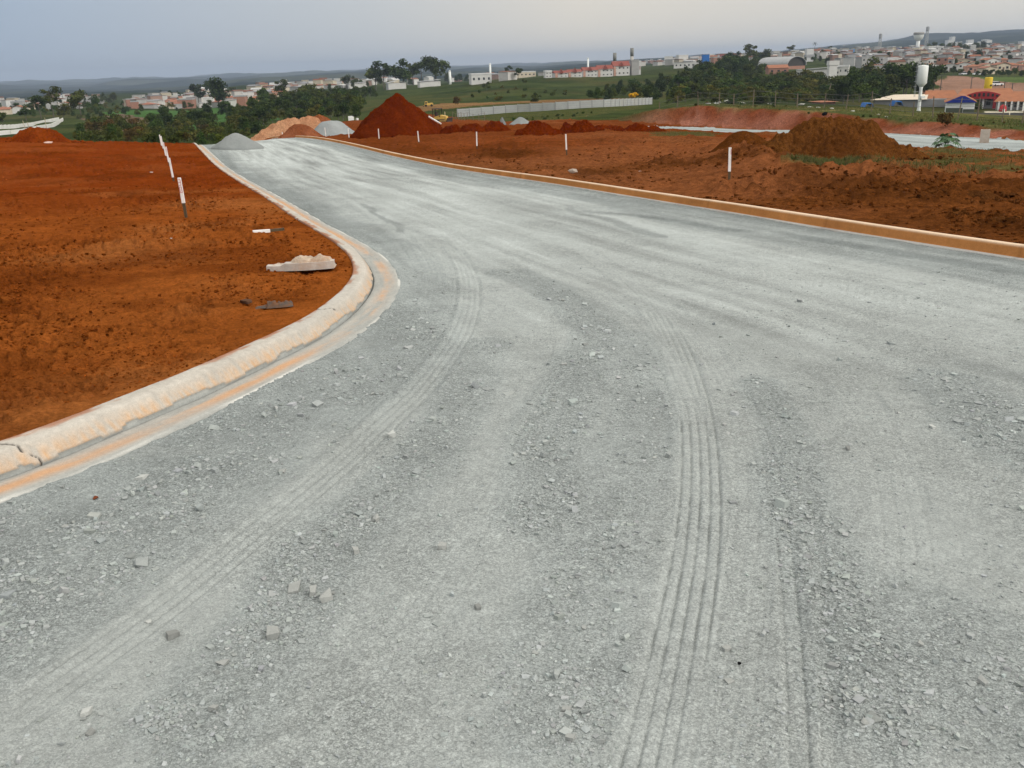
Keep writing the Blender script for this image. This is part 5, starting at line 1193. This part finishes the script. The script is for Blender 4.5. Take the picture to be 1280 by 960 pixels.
# flats with red roofs on the hill
bld(686, 99.5, 8, 7, 9, 'flat', WHITE, PALER, 'block_of_flats', 'small white block at the left end of the red roofed flats', .1, N_, (2, 2))
for px, py, w_, h, lab, k in [(702,98.5,16,5.5,'lowest block of the red roofed flats at the left',3), (719,97.5,17,6.5,'second block of the red roofed flats',3), (738,96,18,8,'third block of the red roofed flats',4), (757,95,19,9.5,'fourth block of the red roofed flats, before the grey cylinder',4), (777,94,20,12,'tallest block of the red roofed flats',4)]:
    b = bld(px, py, w_, h, 13, 'gablex', (WHITE, CREAM, WHITE, WHITE, WHITE)[k], REDR, 'block_of_flats', lab, .12, N_, (k, 2)); kk = pxm(GH(px, py, N_))
    MB().box((-w_ * kk * .5 + .6, -.25, h * kk * .45), (1.1, .5, h * kk * .9)).build('red_end_strip', SALM, b); g = MB(); W_ = w_ * kk * .3     # a cross gable over the entrance
    g.prism([(-W_ / 2, h * kk - .3), (W_ / 2, h * kk - .3), (0, h * kk + 1.7)], -.6, 4).build('cross_gable', REDR, b)
bld(794, 93, 9, 17, 10, 'flat', GREYR, GREYR, 'block_of_flats', 'plain grey gable end at the right of the red roofed flats', .1, N_)
b = bld(797.5, 92.5, 7, 15, 7, 'flat', PALER, PALER, 'block_of_flats', 'narrow pale tower block beside the grey gable end', .1, N_, (3, 1), winm=REDR)
bld(861, 86, 36, 7, 12, 'shed', WHITE, FIBRE, 'long_building', 'long white building on the hill left of the blue tank', .05, N_, (7, 1))
bld(870, 79.5, 26, 6, 10, 'flat', GREYR, FIBRE, 'long_building', 'dark roofed grey building behind the long white one', .05, N_, (5, 1))
bld(913, 76.5, 26, 9, 12, 'flat', mat_plain('brick_red_render', (.30, .10, .09), .9, .12, .5, 0), TERRA2, 'red_building', 'dark red flat building left of the tall tree', .05, N_, (4, 2))
bld(951, 74, 16, 8, 12, 'shed', mat_plain('slate_sheet', (.13, .17, .19), .7, .1, .6, 0), FIBRE, 'warehouse', 'dark slate coloured warehouse right of the tall tree', .0, N_)
bld(973, 93, 24, 8, 9, 'gablex', BRICK, TERRA, 'brick_shed', 'orange roofed shed below the arched hall', .2, N_, (3, 1))
bld(1022, 97, 52, 9, 12, 'shed', WHITE, FIBRE, 'long_building', 'long low white building below the arched hall', -.05, N_, (9, 1))
bld(1053, 96.5, 13, 10, 8, 'flat', WHITE, PALER, 'white_block', 'bright white block at the right end of the low building', -.05, N_, (2, 1))
bld(602, 103.5, 25, 11, 14, 'flat', WHITE, PALER, 'factory', 'white flat roofed factory left of the loose trees', .1, N_, (4, 1))
bld(497, 112, 22, 8, 16, 'gable', WHITE, PALER, 'warehouse', 'white gabled warehouse behind the row of trees', .1, N_, (0, 0)); bld(538, 109.5, 26, 6, 14, 'shed', WHITE, FIBRE, 'warehouse', 'low white warehouse behind the broadest tree', .1, N_, (0, 0))
bld(448, 110.5, 22, 6, 14, 'shed', WHITE, FIBRE, 'warehouse', 'low white warehouse at the left of the tree row', .1, N_, (0, 0)); bld(400, 107, 18, 6, 14, 'shed', WHITE, PALER, 'warehouse', 'pale blue grey warehouse above the dark wood', .1, N_, (3, 1)); bld(655, 97, 30, 6, 14, 'flat', CREAM, PALER, 'long_building', 'cream building behind the loose trees', .1, N_, (6, 1))
# arched hall
p = GH(996, 87, N_); k = pxm(p); hb = empty('arched_hall', p, .95 + face(p)); tag(hb, 'grey barrel roofed hall with a dark open end', 'hall'); W, L, H, R_ = 40 * k, 46 * k, 5 * k, 10 * k
arc = [(-W/2 * math.cos(t), H + R_ * math.sin(t)) for t in np.linspace(0, PI, 15)]; arc2 = [(x * .965, z - .25) for x, z in arc]
MB().prism(arc + arc2[::-1], 0, L).build('roof', FIBRE, hb, False); MB().prism([(-W/2 * .96, -2), (-W/2 * .96, H)] + arc2[1:-1] + [(W/2 * .96, H), (W/2 * .96, -2)], 1.2, L - .3).build('walls', mat_plain('hall_inner_shade', (.05, .045, .04), .95, .1, 1, 0), hb)  # solid body; dark colour stands for the shaded interior at the open end
MB().box((0, .6, H * .3), (W * .9, .3, H * .9)).build('low_front_wall', BRICK, hb)
# ------------------------------------------------------------------ towers
m_tower = mat_plain('white_steel', (.74, .76, .74), .5, .05, .5, 0, grime=(.6, .62, .58)); m_conct = mat_plain('tower_concrete', (.20, .20, .185), .9, .15, .25, 0, grime=(.30, .29, .27)); m_yel = mat_plain('yellow_tank', (.62, .42, .02), .6, .06, .5, 0); m_galv = mat_plain('galvanised', (.42, .43, .43), .5, .1, 1, 0, .5)
p = GH(1148, 140.5, 150); k = pxm(p); b = empty('water_tower', p); tag(b, 'white goblet shaped water tower with a ladder beside the school', 'water tower'); Ht = 58 * k
MB().lathe([(2.9*k, -1), (2.6*k, 0), (2.0*k, 4*k), (1.9*k, 27*k), (2.3*k, 29.5*k)], 20).build('stem', m_tower, b, True)
MB().lathe([(2.3*k, 29.5*k), (6.1*k, 34*k), (6.1*k, 54*k), (5.7*k, 54.6*k), (1.0*k, 55.4*k)], 24).build('tank', m_tower, b, True)
lad = MB(); 
for y in (-.25, .25): lad.tube((-7.2*k, y, 18*k), (-7.2*k, y, 57*k), .035, None, 5)
for i in range(24): lad.tube((-7.2*k, -.25, (18 + i * 1.65) * k), (-7.2*k, .25, (18 + i * 1.65) * k), .025, None, 4)
for z in (24, 30, 36, 42, 48, 53):
    lad.tube((-7.2*k, 0, z*k), (-(2.0 if z < 30 else 5.9)*k, 0, z*k), .05, None, 5); lad.box((-8.0*k, 0, z*k), (1.5*k, .9, .06))
lad.build('ladder', m_galv, b); rl_ = MB()
for i in range(10): a = i * PI / 5; rl_.tube((5.6*k*math.cos(a), 5.6*k*math.sin(a), 54.4*k), (5.6*k*math.cos(a), 5.6*k*math.sin(a), 58*k), .03, None, 4); rl_.tube((5.6*k*math.cos(a), 5.6*k*math.sin(a), 58*k), (5.6*k*math.cos(a+PI/5), 5.6*k*math.sin(a+PI/5), 58*k), .03, None, 4)
rl_.build('railing', m_galv, b); MB().box((1.5*k, -.3, 17.5*k), (5*k, 1.4, .5)).build('service_box', m_tower, b)
def tower(px, top, d, name, label, cat='tower'):
    v = ray(px, top); x, y = v[0] * d, v[1] * d; z = gz_at(x, y); b = empty(name, (x, y, z)); tag(b, label, cat); return b, EYE[2] + v[2] * d - z, d / F
b, H, k = tower(1149, 40, 930, 'water_tower', 'far white mushroom water tower on the skyline', 'water tower')
MB().lathe([(2.4*k, -3), (1.9*k, H - 14*k), (1.9*k, H - 9*k)], 14).build('stem', m_tower, b, True); MB().lathe([(1.9*k, H - 9*k), (4.6*k, H - 6.5*k), (5.2*k, H - 3.2*k), (5.2*k, H - 2.6*k)], 18).build('tank', m_tower, b, True); MB().lathe([(5.6*k, H - 2.6*k), (5.6*k, H - .4*k), (4.8*k, H)], 18).build('top_band', GREYR, b, True)
for px, top, bot, d, rad, lab in [(768.5, 66, 80, 545, 2.0, 'shorter grey concrete cylinder behind the red roofed flats'), (790, 60, 80, 545, 2.0, 'taller grey concrete cylinder behind the red roofed flats')]:
    b, H, k = tower(px, top, d, 'water_tower', lab, 'water tower'); MB().lathe([(rad*k, -3), (rad*k, H - 9*k)], 18).build('shaft', mat_plain('pale_shaft', (.40, .385, .36), .9, .1, .3, 0), b, True); MB().lathe([(rad*k*1.04, H - 9*k), (rad*k*1.04, H)], 18).build('tank', m_conct, b, True)
for px, top, d, rad, lab in [(562, 88, 555, 1.5, 'white pillar right of the broadest tree'), (612.5, 79, 600, 1.2, 'thin white pillar above the white factory'), (735, 72, 620, 1.1, 'thin white pillar behind the red roofed flats')]:
    b, H, k = tower(px, top, d, 'white_pillar', lab); MB().lathe([(rad*k, -3), (rad*k*.95, H - 1.5*k)], 12).build('shaft', m_tower, b, True); MB().lathe([(rad*k*.95, H - 1.5*k), (rad*k*.6, H)], 12).build('cap', m_tower, b, True)
b, H, k = tower(1236.5, 96.5, 262, 'water_tank', 'yellow cylinder tank standing behind the school', 'water tank'); MB().lathe([(3.9*k, -1), (3.9*k, H - .6*k), (3.4*k, H)], 20).build('tank', m_yel, b, True); mk = MB()
for z in (.80, .40): mk.box((1.2*k, -3.75*k, H * z), (1.6*k, .4, 1.5*k))
sp_ = mk.v; 
for i, z in enumerate((.80, .42)): MB().box((1.0*k, -3.78*k, H * (z - .1)), (1.5*k, .3, 1.5*k)).build('dark_emblem', DARKW, b)
b, H, k = tower(882, 68, 600, 'water_tank', 'bright blue box shaped tank at the right of the long white building', 'water tank'); MB().box((0, 0, H/2), (7.5*k, 7.5*k, H)).build('tank', mat_plain('bright_blue', (.02, .13, .42), .6, .06, .4, 0), b); MB().box((0, 0, H + .1), (7.8*k, 7.8*k, .25)).build('rim', m_galv, b)
b, H, k = tower(1041, 76, 415, 'water_tank', 'white square water box before the crowded houses', 'water tank'); MB().box((0, 0, H*.4), (9*k, 8*k, H*.8)).build('body', WHITE, b); MB().box((.6*k, 0, H*.9), (11.5*k, 9*k, H*.2)).build('top_slab', WHITE, b)
b, H, k = tower(1012, 61, 760, 'water_tank', 'pale grey block rising behind the arched hall', 'water tank'); MB().box((0, 0, H/2), (8*k, 7*k, H)).build('body', PALER, b); MB().box((0, 0, H*.45), (10*k, 8*k, H*.2)).build('ledge', FIBRE, b)
def mast(px, top, d, lab, wd=1.6):
    b, H, k = tower(px, top, d, 'lattice_mast', lab, 'mast'); m = MB(); c = [(-1, -1), (1, -1), (1, 1), (-1, 1)]; w0, w1 = wd * k, wd * k * .5
    for s in c: m.tube((s[0]*w0, s[1]*w0, -2), (s[0]*w1, s[1]*w1, H), .28, .2, 4)
    n = 10
    for i in range(n):
        a, e = w0 + (w1 - w0) * i / n, w0 + (w1 - w0) * (i + 1) / n
        for j in range(4): s, t = c[j], c[(j + 1) % 4]; m.tube((s[0]*a, s[1]*a, H*i/n), (t[0]*e, t[1]*e, H*(i+1)/n), .14, None, 4, False)
    m.build('lattice', m_galv, b); MB().lathe([(w1*1.9, H - 5*k), (w1*2.2, H - 4*k), (w1*2.2, H - .5*k), (w1*1.4, H)], 8).build('antenna_cluster', FIBRE, b)
mast(1160, 33, 1150, 'tall dark mast on the skyline right of the mushroom tower'); mast(1101, 42, 1150, 'thin mast on the skyline left of the mushroom tower'); mast(469, 82, 900, 'small lattice mast left of the tree row', 1.3)
m_dpole = mat_plain('dark_pole', (.09, .085, .08), .9, .15, 2, 0)
for px, py, h, lab in [(1033,128,22,'leaning pale pole in the scrub behind the bank'), (1175,116,23,'pole left of the orange roofs'), (1213,114,17,'pole before the red dirt ground'), (1254,119,17,'pole right of the yellow tank'), (1264,119,15,'pole at the right edge above the school roofs')]:
    p = GH(px, py, 150); k = pxm(p); b = empty('utility_pole', p); tag(b, lab, 'pole', 'poles around the school'); MB().tube((0, 0, -.5), ((.18 if px == 1033 else 0) * h * k, 0, h * k), .14, .1, 7).build('shaft', m_fwood if px == 1033 else m_dpole, b); MB().box(((.17 if px == 1033 else 0) * h * k, 0, h * k * .94), (1.5, .12, .12)).build('crossarm', m_dpole, b)
# ------------------------------------------------------------------ school
m_or = mat_plain('orange_tiles', (.31, .125, .062), .9, .16, .8, .2, grime=(.22, .10, .06)); m_blue = mat_plain('royal_blue', (.015, .03, .22), .7, .06, .5, 0); m_redf = mat_plain('red_fascia', (.38, .03, .035), .7, .08, .5, 0); m_wp = mat_plain('bright_white', (.80, .80, .79), .7, .04, .5, 0); GRW = mat_plain('grey_block', (.24, .245, .25), .9, .1, .6, 0)  # GRW is the plain dark grey of the block walls
p = GH(1136, 133, 150); k = pxm(p); b = empty('long_shed', p, -.05 + face(p)); tag(b, 'long grey shed with a pale roof left of the water tower', 'shed'); MB().box((0, 2.5, 4*k), (84*k, 5, 9*k)).build('walls', GRW, b)
MB().add([(-46*k, -.6, 8.7*k), (20*k, -.6, 8.7*k), (20*k, 6, 13.5*k), (-20*k, 6, 13.5*k)], [(0, 1, 2, 3)]).add([(-46*k, -.6, 8.5*k), (20*k, -.6, 8.5*k), (20*k, 6, 8.6*k), (-20*k, 6, 8.6*k)], [(3, 2, 1, 0)]).add([(-46*k, -.6, 8.5*k), (20*k, -.6, 8.5*k), (20*k, -.6, 8.7*k), (-46*k, -.6, 8.7*k)], [(0, 1, 2, 3)]).build('roof', mat_plain('pale_tan_roof', (.58, .50, .40), .85, .08, .6, 0), b)
def wing(px, py, wpx, hpx, rpx, dep, yaw, wm, rm, label, cols=0, front=None):
    p = GH(px, py, 150); k = pxm(p); w_, h, rr_ = wpx*k, hpx*k, rpx*k; b = empty('school_wing', p, yaw + face(p)); tag(b, label, 'school building'); MB().box((0, dep/2, h/2 - .5), (w_, dep, h + 1)).build('walls', wm, b)
    MB().add([(-w_/2-.4, -.8, h-.15), (w_/2+.4, -.8, h-.15), (w_/2-w_*.06, dep/2, h+rr_), (-w_/2+w_*.06, dep/2, h+rr_), (w_/2+.4, dep+.8, h-.15), (-w_/2-.4, dep+.8, h-.15)], [(0, 1, 2, 3), (3, 2, 4, 5), (0, 3, 5), (1, 4, 2), (0, 5, 4, 1)]).build('roof', rm, b)
    for i in range(cols): MB().box((w_*((i+.5)/cols-.5), -.6, h/2 - .1), (.35, .35, h)).build('column', m_wp, b)
    for i in range(max(2, cols)): MB().box((w_*((i+1.0)/max(2, cols)-.5) * .95, -.03, h*.55), (w_/max(2, cols)*.35, .1, h*.5)).build('window', DARKW, b)
    return b, k, w_, h
wing(1176, 133, 38, 9, 10, 9, .12, GRW, m_or, 'orange roofed school wing left of the blue gable', 0)
b, k, w_, h = wing(1228, 137, 62, 14, 9, 10, -.06, GRW, m_or, 'central school hall with a red arched front', 5)
ar = [(x * 27 * k, h + (8.2 * (1 - x * x) - 1.2) * k) for x in np.linspace(-1, 1, 17)]
MB().prism([(-27*k, h - 2.0*k), (27*k, h - 2.0*k)] + ar[::-1], -1.5, -1.05).build('arched_fascia', m_redf, b)
for i in range(7): t = (i - 3) / 3; MB().box((t * 15 * k, -1.52, h + (1.7 + 1.3 * (1 - t*t)) * k), (2.6*k, .1, (2.4 + 1.8*(1 - t*t)) * k)).build('window', DARKW, b)
MB().box((14*k, -1.7, h*.45), (5*k, .8, h*.9)).build('red_porch', m_redf, b)
wing(1272, 138, 50, 11, 10, 10, -.10, GREYR, m_or, 'orange roofed school wing at the right picture edge', 7)
p = EYE + ray(1199.5, 140) * 196; p = np.array([p[0], p[1], gz_at(p[0], p[1])]); k = pxm(p); b = empty('blue_gable_house', p, .03 + face(p)); tag(b, 'small white building with a royal blue gable beside the school hall', 'building'); W, H = 33*k, 14*k
MB().box((0, 4, H/2 - .4), (W*.98, 8, H + .8)).build('walls', m_wp, b); MB().prism([(-W*.55, H), (W*.55, H), (W*.12, H + 8*k), (-W*.02, H + 8*k)], -.4, -.05).build('gable', m_blue, b); MB().prism([(-W*.56, H + .1), (W*.56, H + .1), (W*.12, H + 8.2*k), (-W*.02, H + 8.2*k)], -.04, 8.4).build('roof', m_or, b)
dg_ = mat_plain('dull_green', (.075, .085, .06), .8, .15, 1, 0); MB().box((-W*.2, -.06, H*.28), (W*.58, .14, H*.56)).build('green_panel', dg_, b); MB().box((W*.3, -.06, H*.22), (W*.38, .14, H*.44)).build('dark_base', dg_, b)
p = GH(1277, 138.5, 150); k = pxm(p); b = empty('notice_wall', (p[0], p[1] - 2, p[2]), face(p)); tag(b, 'blank white wall panel at the right picture edge', 'wall'); MB().box((0, 0, 5*k), (10*k, .3, 10*k)).build('panel', m_wp, b); MB().box((-4.6*k, .2, 4*k), (.3, .3, 9*k)).build('post', GREYR, b)
p = GH(1244, 139, 150); k = pxm(p); b = empty('play_dome', (p[0], p[1] - 3, p[2])); tag(b, 'round red play dome in the school yard', 'play equipment'); MB().lathe([(4.2*k, 0), (4.4*k, 2*k), (3.9*k, 5*k), (2.6*k, 7.4*k), (.4*k, 8.4*k)], 16).build('dome', m_redf, b, True); MB().box((-1*k, -4.1*k, 1.6*k), (2.2*k, .5, 3*k)).build('opening', m_wp, b)
wall([(1186,150.5),(1215,150.2),(1250,150),(1300,149.7)], 4, .75, .3, 'retaining_wall', 'low dark retaining wall before the school yard', mat_plain('dark_block', (.09, .09, .09), .95, .2, .8, .2), GREYR, 1, False, -172)
wall([(1190,146.5),(1240,145.5),(1300,145)], 4, .35, .6, 'yard_edge', 'pale concrete edge of the school yard', mat_plain('yard_concrete', (.58, .53, .42), .9, .08, .8, 0), GREYR, 1, False, -180)
m_tarp = mat_plain('blue_tarpaulin', (.02, .14, .45), .5, .1, 1, 0)
for px, py, w_, h, lab in [(1083.5, 136, 11, 6, 'darker blue tarpaulin shelter at the left'), (1120, 133, 12, 7, 'brighter blue tarpaulin shelter near the water tower')]:
    p = GH(px, py, 120); k = pxm(p); b = empty('tarpaulin_shelter', p); tag(b, lab, 'shelter'); MB().prism([(-w_/2*k, 1.2*k), (-w_*.35*k, h*k), (w_*.3*k, h*k*.95), (w_/2*k, 1.0*k), (w_*.28*k, h*k*.8), (-w_*.33*k, h*k*.85)], -1.3, 1.3).build('sheet', m_tarp, b)
    for x in (-.34, .3):
        for y in (-1.1, 1.1): MB().tube((x*w_*k, y, -.2), (x*w_*k, y, h*k*.8), .05, None, 5).build('leg', m_fwood, b)
# ------------------------------------------------------------------ cars
m_carw = mat_plain('car_paint', (.72, .73, .74), .3, .03, 2, 0, spec=.5); m_tyre = mat_plain('tyre', (.02, .02, .02), .9, .1, 4, 0)
car = empty('car', (0, 0, 0)); MB().prism([(-2.1, .35), (2.1, .35), (2.1, .75), (1.2, .88), (-1.9, .92), (-2.1, .75)], -.85, .85).build('body', m_carw, car); MB().prism([(-1.7, .9), (1.0, .9), (.4, 1.42), (-1.2, 1.42)], -.72, .72).build('cabin', DARKW, car); MB().prism([(-1.25, 1.42), (.45, 1.42), (.35, 1.47), (-1.15, 1.47)], -.7, .7).build('roof', m_carw, car)
for x in (-1.3, 1.3):
    for y in (-.8, .8): MB().tube((x, y - .1, .32), (x, y + .1, .32), .32, None, 12).build('wheel', m_tyre, car)
for i, (px, py, lab, a) in enumerate([(1245.5, 107.5, 'white car parked on the red dirt right of the yellow tank', .3), (1222, 93, 'white car under the street trees, right of the other one', 0), (1205, 92.5, 'white car under the street trees, left of the other one', 0)]):
    o = car if i == 0 else copy_tree(car); o.location = GH(px, py, 150); o.rotation_euler = (0, 0, a); tag(o, lab, 'car')
# ------------------------------------------------------------------ machines on the site
m_yl = mat_plain('machine_yellow', (.62, .40, .09), .6, .12, 3, 0, grime=(.3, .2, .1)); m_dk = mat_plain('machine_dark', (.03, .027, .025), .8, .2, 4, 0, grime=(.12, .07, .05)); m_cream = mat_plain('cream_paint', (.55, .46, .33), .6, .1, 4, 0)
p = GH(551, 153, 70); k = pxm(p); b = empty('bulldozer', p, -.35); tag(b, 'small yellow bulldozer with a dark canopy behind the red pile', 'bulldozer'); u = 22 * k / 4.0
for y in (-.95, .95): MB().prism([(-1.5*u, .1*u), (-1.2*u, -.05*u), (1.2*u, -.05*u), (1.55*u, .25*u), (1.3*u, .72*u), (-1.2*u, .72*u), (-1.6*u, .4*u)], (y - .25)*u, (y + .25)*u).build('track', m_dk, b)
MB().prism([(-1.4*u, .5*u), (1.6*u, .5*u), (1.6*u, 1.35*u), (.2*u, 1.65*u), (-1.4*u, 1.2*u)], -.62*u, .62*u).build('hood', m_yl, b, bevel=.02)
cb = MB().box((-.75*u, 0, 3.0*u), (1.9*u, 1.7*u, .14*u)).build('canopy', m_dk, b)
for x in (-1.55, .05):
    for y in (-.75, .75): MB().box((x*u, y*u, 2.1*u), (.14*u, .14*u, 1.75*u)).build('canopy_post', m_dk, b)
MB().box((-1.0*u, 0, 1.75*u), (.5*u, .9*u, 1.1*u)).build('seat', m_dk, b); MB().tube((1.0*u, .3*u, 1.4*u), (1.0*u, .3*u, 2.3*u), .07*u, None, 7).build('exhaust', m_cream, b)
MB().prism([(2.1*u, 0), (2.3*u, 0), (2.2*u, .5*u), (2.35*u, 1.0*u), (2.2*u, 1.0*u), (2.05*u, .5*u)], -1.5*u, 1.5*u).build('blade', m_dk, b)
for y in (-1.2, 1.2): MB().box((1.2*u, y*u, .4*u), (1.9*u, .14*u, .2*u)).build('push_arm', m_yl, b)
p = GH(536, 133.5, 120); k = pxm(p); b = empty('wheel_loader', p, .1); tag(b, 'pale yellow loader on the brown ground behind the bulldozer', 'loader'); u = 12.5 * k / 5.4
MB().prism([(-1.2*u, .7*u), (2.4*u, .7*u), (2.4*u, 1.7*u), (1.9*u, 1.9*u), (-1.2*u, 1.6*u)], -.8*u, .8*u).build('hood', m_yl, b); MB().prism([(-2.2*u, .8*u), (-.6*u, .8*u), (-.6*u, 2.6*u), (-2.0*u, 2.6*u)], -.75*u, .75*u).build('cab', m_yl, b); MB().box((-1.35*u, -.77*u, 1.9*u), (1.0*u, .06*u, .8*u)).build('cab_window', DARKW, b)
for x in (-1.5, 1.5):
    for y in (-.95, .95): MB().tube((x*u, (y-.2)*u, .6*u), (x*u, (y+.2)*u, .6*u), .62*u, None, 14).build('wheel', m_tyre, b)
MB().box((-2.6*u, 0, .6*u), (1.0*u, .3*u, .2*u), 0, 0, .3).build('lift_arm', m_yl, b); MB().prism([(-3.3*u, .1*u), (-2.6*u, .1*u), (-2.6*u, .9*u), (-2.8*u, .3*u), (-3.3*u, .2*u)], -1.1*u, 1.1*u).build('bucket', m_dk, b)
a, e = at_dist(535.5, 145.5, 62.0), at_dist(551.5, 155.0, 62.0); b = empty('pipe', a); tag(b, 'pale pipe lying down the right flank of the tall red pile', 'pipe'); MB().tube((0, 0, 0), e - a, .055, None, 10).build('tube', m_white, b, True)
for px, py, w_, h, lab in [(439, 150, 7, 5, 'larger pale concrete block left of the tall red pile'), (446.5, 150, 3.5, 3, 'smaller pale concrete block left of the tall red pile'), (464, 137.5, 0, 0, '')]:
    if not w_: continue
    p = GH(px, py, 80); k = pxm(p); b = empty('concrete_block', p, .2); tag(b, lab, 'concrete block'); MB().box((0, 0, h*k/2 - .05), (w_*k, w_*k*.6, h*k + .1)).build('block', m_white, b, bevel=.03); MB().box((0, 0, h*k + .03), (w_*k*.5, w_*k*.3, .06)).build('lifting_pad', m_post, b)
rq = random.Random(8)
for i, (px, py, w_) in enumerate([(884,130,9),(897,129.5,12),(912,129,16),(928,130,10),(963,131.5,10),(1001,133,12),(1012,134,9),(1022,134.5,8),(1040,136,10),(1066,139,8),(1098,143,6),(1108,146,5),(1126,147,5)]):
    wd = ['flat white', 'long pale', 'broad white', 'short pale', 'low white', 'tilted grey', 'pale grey', 'small grey', 'wide grey', 'little white', 'chalky', 'small chalky', 'round pale'][i]
    p = GH(px, py, 80); s = w_ * pxm(p); V, Fa = hull_stone(1700 + i, .28, 16); V[:, 1] *= .5; V = V * s; V[:, 2] += -V[:, 2].min() - .05
    o = np_mesh('rubble_slab', V, Fa, m_stone, np.tile(LIT(.55, .54, .5) * rq.uniform(.7, 1.1), (len(V), 1)), smooth=False); o.location = p; tag(o, f'{wd} rubble slab behind the bank top fence', 'rubble', 'rubble slabs behind the bank top fence')
rock(1031, 145.5, 8, (.010, .010, .011), 'plastic_bundle', 'black plastic bundle by the bank top fence', 'bundle', .8, 55, 0, .7, 70)
p = GH(1035, 131, 110); k = pxm(p); b = empty('tile_roof_hut', p, .2); tag(b, 'small hut with a rusty orange roof behind the fence', 'hut'); MB().box((0, 2, 1.2*k), (20*k, 4, 3.4*k)).build('walls', BRICK, b); roof_mesh('hip', 22*k, 5, 3*k).build('roof', TERRA, b).location = (0, 2, 0)
bpy.data.objects.remove(STORE)
for key, o in PROTO.items():
    if key not in USED:
        for c in list(o.children): bpy.data.objects.remove(c)
        bpy.data.objects.remove(o)
SKYK, HAZE, EXPO = 1.0, 0.00015, 0.38
# ------------------------------------------------------------------ light and air
w = bpy.data.worlds.new('World'); S.world = w; w.use_nodes = True
nt = w.node_tree; nt.nodes.clear()
out = nt.nodes.new('ShaderNodeOutputWorld'); bg = nt.nodes.new('ShaderNodeBackground'); nt.links.new(bg.outputs[0], out.inputs[0])
SUN_EL, SUN_AZ = math.radians(36), math.radians(122)        # azimuth clockwise from +Y: behind the camera, to the right
sky = nt.nodes.new('ShaderNodeTexSky'); sky.sky_type = 'NISHITA'; sky.sun_disc = False
sky.sun_elevation = SUN_EL; sky.sun_rotation = SUN_AZ; sky.air_density = 1.0; sky.dust_density = 3.0
tc = nt.nodes.new('ShaderNodeTexCoord'); sx = nt.nodes.new('ShaderNodeSeparateXYZ'); nt.links.new(tc.outputs['Generated'], sx.inputs[0])
# a veil of cloud: warm grey to the right, thinner and bluer to the left, brighter overhead
cr = nt.nodes.new('ShaderNodeValToRGB'); nt.links.new(remap(nt, sx.outputs[0], -.55, .5, 0, 1), cr.inputs[0])
e = cr.color_ramp.elements; e[0].position = 0.0; e[0].color = (.248, .330, .450, 1); e[1].position = 1.0; e[1].color = (.615, .59, .535, 1)
k = e.new(.40); k.color = (.445, .465, .478, 1); k = e.new(.60); k.color = (.600, .560, .492, 1)
up = remap(nt, sx.outputs[2], 0.06, .8, 1.02, 1.75)
cn = noise(nt, 1.6, 4, .5, tc.outputs['Generated'])
cloud = mul(nt, mul(nt, cr.outputs[0], up), remap(nt, cn, .3, .7, .95, 1.05))
tint = nt.nodes.new('ShaderNodeMix'); tint.data_type = 'RGBA'; nt.links.new(remap(nt, sx.outputs[2], .10, .5, 0, 1), tint.inputs[0])
nt.links.new(cloud, tint.inputs[6]); ov = mul(nt, (.62, .60, .555), up); nt.links.new(ov, tint.inputs[7]); cloud = tint.outputs[2]
cloud = mul(nt, cloud, (SKYK * 10, SKYK * 10, SKYK * 10))
mx = nt.nodes.new('ShaderNodeMix'); mx.data_type = 'RGBA'; mx.inputs[0].default_value = .93
nt.links.new(sky.outputs[0], mx.inputs[6]); nt.links.new(cloud, mx.inputs[7]); nt.links.new(mx.outputs[2], bg.inputs[0])
bg.inputs[1].default_value = 0.1
sl = bpy.data.lights.new('sun', 'SUN'); sl.energy = 1.5; sl.angle = math.radians(10); sl.color = (1, .97, .92)
so = bpy.data.objects.new('sun', sl); COL.objects.link(so)
sd = Vector((math.sin(SUN_AZ) * math.cos(SUN_EL), math.cos(SUN_AZ) * math.cos(SUN_EL), math.sin(SUN_EL)))
so.rotation_euler = (-sd).to_track_quat('-Z', 'Y').to_euler(); so.location = sd * 50
# air
zlo = float(GV[:, 2].min()) - 1.0; zhi = max(float(GV[:, 2].max()), 60) + 5
me = MB().box((0, 0, (zlo + zhi) / 2), (26000, 26000, zhi - zlo))
hm = bpy.data.materials.new('air'); hm.use_nodes = True; nt = hm.node_tree; nt.nodes.clear()
o_ = nt.nodes.new('ShaderNodeOutputMaterial'); pv = nt.nodes.new('ShaderNodeVolumePrincipled'); nt.links.new(pv.outputs[0], o_.inputs['Volume'])
pv.inputs['Color'].default_value = (.50, .60, .77, 1); pv.inputs['Density'].default_value = HAZE
hz = me.build('haze', hm); tag(hz, 'thin blue grey haze over the far valley', 'haze', kind='stuff')
# ------------------------------------------------------------------ picture
S.render.engine = 'CYCLES'
S.cycles.use_denoising = True; S.cycles.denoiser = 'OPENIMAGEDENOISE'; S.cycles.denoising_input_passes = 'RGB_ALBEDO_NORMAL'; S.cycles.denoising_prefilter = 'ACCURATE'
S.cycles.use_adaptive_sampling = True; S.cycles.adaptive_threshold = 0.015
S.cycles.max_bounces = 5; S.cycles.diffuse_bounces = 2; S.cycles.glossy_bounces = 2; S.cycles.transparent_max_bounces = 8; S.cycles.volume_bounces = 0
S.view_settings.view_transform = 'Standard'; S.view_settings.look = 'None'; S.view_settings.exposure = EXPO; S.view_settings.gamma = 1
S.render.resolution_x = 1024; S.render.resolution_y = 768
